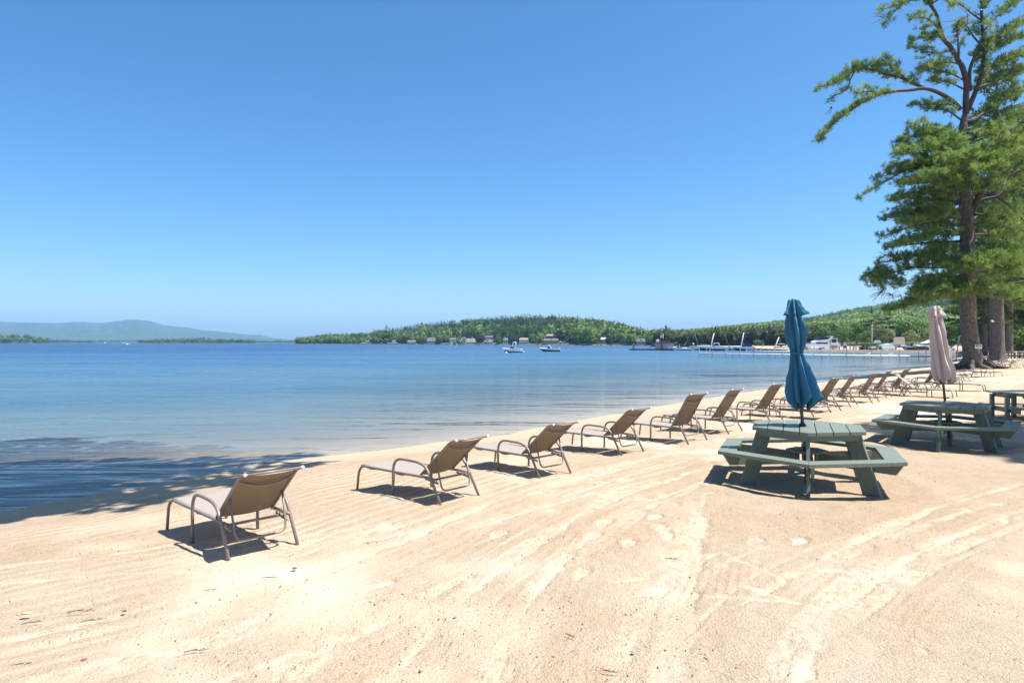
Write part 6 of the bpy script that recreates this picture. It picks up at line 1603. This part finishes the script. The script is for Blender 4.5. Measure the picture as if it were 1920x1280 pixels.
# under the pines at the right: table, low red fence, parked white trailer
p = on_ground(1905, 676)
q = thing('fence', 'low dark red fence in the shade behind the pines', 'fence', (at(1882, 665, 96).x, 96, .9), 0)
MB().box((5, 0, .55), (10.5, .06, .3)).build('rail', M['darkred'], q); MB().box((5, 0, .15), (10.5, .06, .2)).build('rail', M['darkred'], q)
for i in range(6): MB().box((i * 2, .06, .35), (.14, .08, 1.0)).build('post', M['darkred'], q)
for (px, py, rz, lab) in ((1888, 672, .3, 'shaded picnic table under the pines beyond the cluster of lounge chairs'), (1912, 672, -.2, 'shaded picnic table at the right edge under the pines')):
    p = on_ground(px, py); q = copy_tree(t3); q.location = p; q.rotation_euler = (0, 0, rz); tag(q, lab, 'picnic table', 'picnic tables in the shade')
tr = thing('van', 'white parked van glimpsed through the foliage at the right edge', 'van', (at(1906, 668, 112).x, 112, .9), .1)
MB().box((0, 0, 1.25), (4.6, 1.9, 1.7), None, .25).build('body', M['white'], tr); MB().box((-.9, -.97, 1.6), (2.2, .04, .6)).build('window', M['window'], tr)
for sx in (-1.4, 1.5): MB().lathe([(.05, -.1), (.34, -.1), (.36, 0), (.34, .1), (.05, .1)], 14).build('wheel', M['black'], tr).matrix_local = Matrix.Translation((sx, -.9, .34)) @ Matrix.Rotation(pi / 2, 4, 'X')
# small floodlight on the second trunk
pp = at(1860.5, 602, 59.35); q = thing('floodlight', 'small white floodlight fixed to the second pine trunk', 'floodlight', pp, .4); MB().box((0, 0, 0), (.22, .16, .14), Matrix.Rotation(.5, 3, 'Y'), .03).build('housing', M['white'], q); MB().tube([(.05, .05, 0), (.45, .1, -.02)], .03, 6).build('bracket', M['alu'], q)

# ------------------------------------------------------------------ litter on the sand
rr = random.Random(8)
def twig(px, py, Lpx, a, label):
    p = on_ground(px, py); L = Lpx * p.y / FOC
    pts = [Vector((0, 0, 0))]
    for i in range(6):
        pts.append(pts[-1] + Vector((cos(a + rr.uniform(-.22, .22)), sin(a + rr.uniform(-.22, .22)) * 1.6, 0)) * L / 6)
    root = thing('twig', label, 'twig', (p.x, p.y, p.z + .006), 0, 'dry twigs on the sand')
    MB().tube([q + Vector((0, 0, .003 + .003 * sin(i))) for i, q in enumerate(pts)], [.0028, .0034, .003, .0028, .0024, .002, .0015], 6).build('stem', M['twig'], root)
    for k in (2, 4):
        MB().tube([pts[k] + Vector((0, 0, .008)), pts[k] + Vector((cos(a + .7), sin(a + .7), .1)) * L * .22], .0025, 5).build('side_shoot', M['twig'], root)
for a in ((125, 1150, 48, .15, 'long dark twig with shoots near the left edge of the sand'), (150, 1168, 38, .3, 'curved twig just below the long dark twig at lower left'), (40, 1172, 30, .3, 'thin twig close to the left edge, below the yellow leaf'), (18, 1250, 40, .1, 'thin twig lying nearest the lower left corner'), (345, 1225, 40, .2, 'pale twig on the bare sand below the first lounge chair'), (380, 1110, 24, .4, 'short twig right of the lower left twigs'), (490, 1085, 30, .1, 'thin twig below the rear legs of the first lounge chair'), (1248, 1048, 24, 0, 'small dark twig on the sand in front of the near green table'), (1060, 1190, 20, -.5, 'bent twig in the lower middle of the sand'), (1130, 1258, 26, -.2, 'thin twig close to the bottom edge, right of the middle'), (275, 948, 22, .2, 'dark twig on the shaded strip of wet sand left of the first chair')):
    twig(*a)
def lump(name, label, cat, px, py, s, mat, seed, flat=.6):
    r_ = random.Random(seed); p = on_ground(px, py); root = thing(name, label, cat, (p.x, p.y, p.z), r_.random() * 6)
    rings = [(.2, 0), (.8, .15), (1, .45), (.85, .8), (.4, 1.0)]
    mb = MB().lathe([(r * s, z * s * flat) for r, z in rings], 9); mb.v = [v * r_.uniform(.85, 1.15) for v in mb.v]; mb.build('body', mat, root); return root
lump('pine_cone', 'small brown pine cone below the first lounge chair', 'pine cone', 552, 1066, .022, M['twig'], 1); lump('pine_cone', 'dark pine cone on the sand in the lower left', 'pine cone', 158, 1239, .02, M['twig'], 2); lump('pine_cone', 'pine cone right of the long dark twig', 'pine cone', 233, 1146, .015, M['twig'], 3)
lump('stone', 'small brown stone on the bare sand at the lower middle', 'stone', 857, 1081, .012, M['twig'], 4); lump('stone', 'grey pebble near the lower middle of the sand', 'stone', 853, 1156, .011, M['postgrey'], 5); lump('stone', 'dark pebble near the bottom, right of the middle', 'stone', 1187, 1222, .013, M['postgrey'], 6)
p = on_ground(48, 1154); q = thing('leaf', 'curled yellow leaf near the left edge of the sand', 'leaf', (p.x, p.y, p.z + .01), .3); MB().prism([(-.035, 0, 0), (-.01, -.018, .012), (.03, -.012, .004), (.045, 0, .014), (.02, .018, .0), (-.012, .016, .01)], (0, 0, .002)).build('blade', M['yellow'], q); MB().tube([(-.035, 0, 0), (-.06, .006, .004)], .0015, 5).build('stalk', M['twig'], q)

# crumbs of sand and grit too many to count
def crumbs():
    r5 = np.random.default_rng(2); n = 26000; A = r5.uniform(-.70, .70, n); R = 2.9 * (14 / 2.9) ** (r5.random(n) ** .8); X = R * np.sin(A); Y = R * np.cos(A)
    dens = vnoise(X * .8, Y * .8, 61) * .3 + vnoise(X * 3, Y * 3, 62) * .25 + r5.random(n) * .5; s = shore_dist(X, Y); k = (dens > .52) & (s > 1.4); X, Y, s = X[k], Y[k], s[k]; n = len(X)
    Z = base_height(X, Y, s) - .006; S = r5.gamma(1.6, .0013, n)[:, None, None] + .0014
    o = np.array([(1, 0, 0), (-1, 0, 0), (0, 1, 0), (0, -1, 0), (0, 0, 1), (0, 0, -1)], float)
    V = o[None] * r5.uniform(.6, 1.3, (n, 6, 1)) * S + np.stack([X, Y, Z + .004], -1)[:, None, :]
    f = np.array([(0, 2, 4), (2, 1, 4), (1, 3, 4), (3, 0, 4), (2, 0, 5), (1, 2, 5), (3, 1, 5), (0, 3, 5)]); F = (f[None] + (np.arange(n) * 6)[:, None, None]).reshape(-1, 3)
    o_ = mesh_obj('sand_crumbs', V.reshape(-1, 3), F, mat_basic('crumb', (.26, .18, .11), .9, (.40, .30, .21), 7), None); tag(o_, 'loose grit and crumbs of sand', None, None, 'stuff')
crumbs()

# ------------------------------------------------------------------ light, sky, air
SUN_EL = radians(66); SUN_DIR = Vector((.98, -.20, 0)).normalized()
sd_ = Vector((SUN_DIR.x * cos(SUN_EL), SUN_DIR.y * cos(SUN_EL), sin(SUN_EL)))
L = bpy.data.lights.new('sun', 'SUN'); L.energy = 4.8; L.angle = radians(.53); L.color = (1, .955, .89)
lo = bpy.data.objects.new('sun', L); lo.rotation_euler = sd_.to_track_quat('Z', 'Y').to_euler(); lo.location = (20, -10, 60); COL.objects.link(lo)
wd = bpy.data.worlds.new('World'); scene.world = wd; wd.use_nodes = True; nt = wd.node_tree; nt.nodes.clear()
sky = nt.nodes.new('ShaderNodeTexSky'); sky.sky_type = 'NISHITA'; sky.sun_disc = False; sky.sun_elevation = SUN_EL
sky.sun_rotation = atan2(sd_.x, sd_.y); sky.altitude = 0; sky.air_density = .8; sky.dust_density = 1.0; sky.ozone_density = 6.0
bg = nt.nodes.new('ShaderNodeBackground'); bg.inputs[1].default_value = .0945
wo = nt.nodes.new('ShaderNodeOutputWorld'); hsv = nt.nodes.new('ShaderNodeHueSaturation'); hsv.inputs['Saturation'].default_value = 1.2; hsv.inputs['Hue'].default_value = .4925; nt.links.new(sky.outputs[0], hsv.inputs['Color']); nt.links.new(hsv.outputs[0], bg.inputs[0]); nt.links.new(bg.outputs[0], wo.inputs[0])

def make_haze():
    m, nt, out = new_mat('haze_air'); v = nt.nodes.new('ShaderNodeVolumePrincipled'); v.inputs['Color'].default_value = (.33, .61, .98, 1); v.inputs['Density'].default_value = 1.35e-4; v.inputs['Anisotropy'].default_value = .1
    nt.links.new(v.outputs[0], out.inputs['Volume'])
    mb = MB().box((0, 3600, 108), (14000, 8000, 222)); o = mb.build('haze', m); tag(o, 'thin summer haze over the lake', None, None, 'stuff')
make_haze()

scene.view_settings.view_transform = 'Standard'; scene.view_settings.look = 'None'; scene.view_settings.gamma = 1; scene.view_settings.use_curve_mapping = False
scene.view_settings.exposure = 1.13
scene.cycles.use_denoising = True
scene.cycles.max_bounces = 10; scene.cycles.transparent_max_bounces = 24; scene.cycles.diffuse_bounces = 4; scene.cycles.glossy_bounces = 3; scene.cycles.volume_bounces = 0
scene.cycles.sample_clamp_indirect = 6
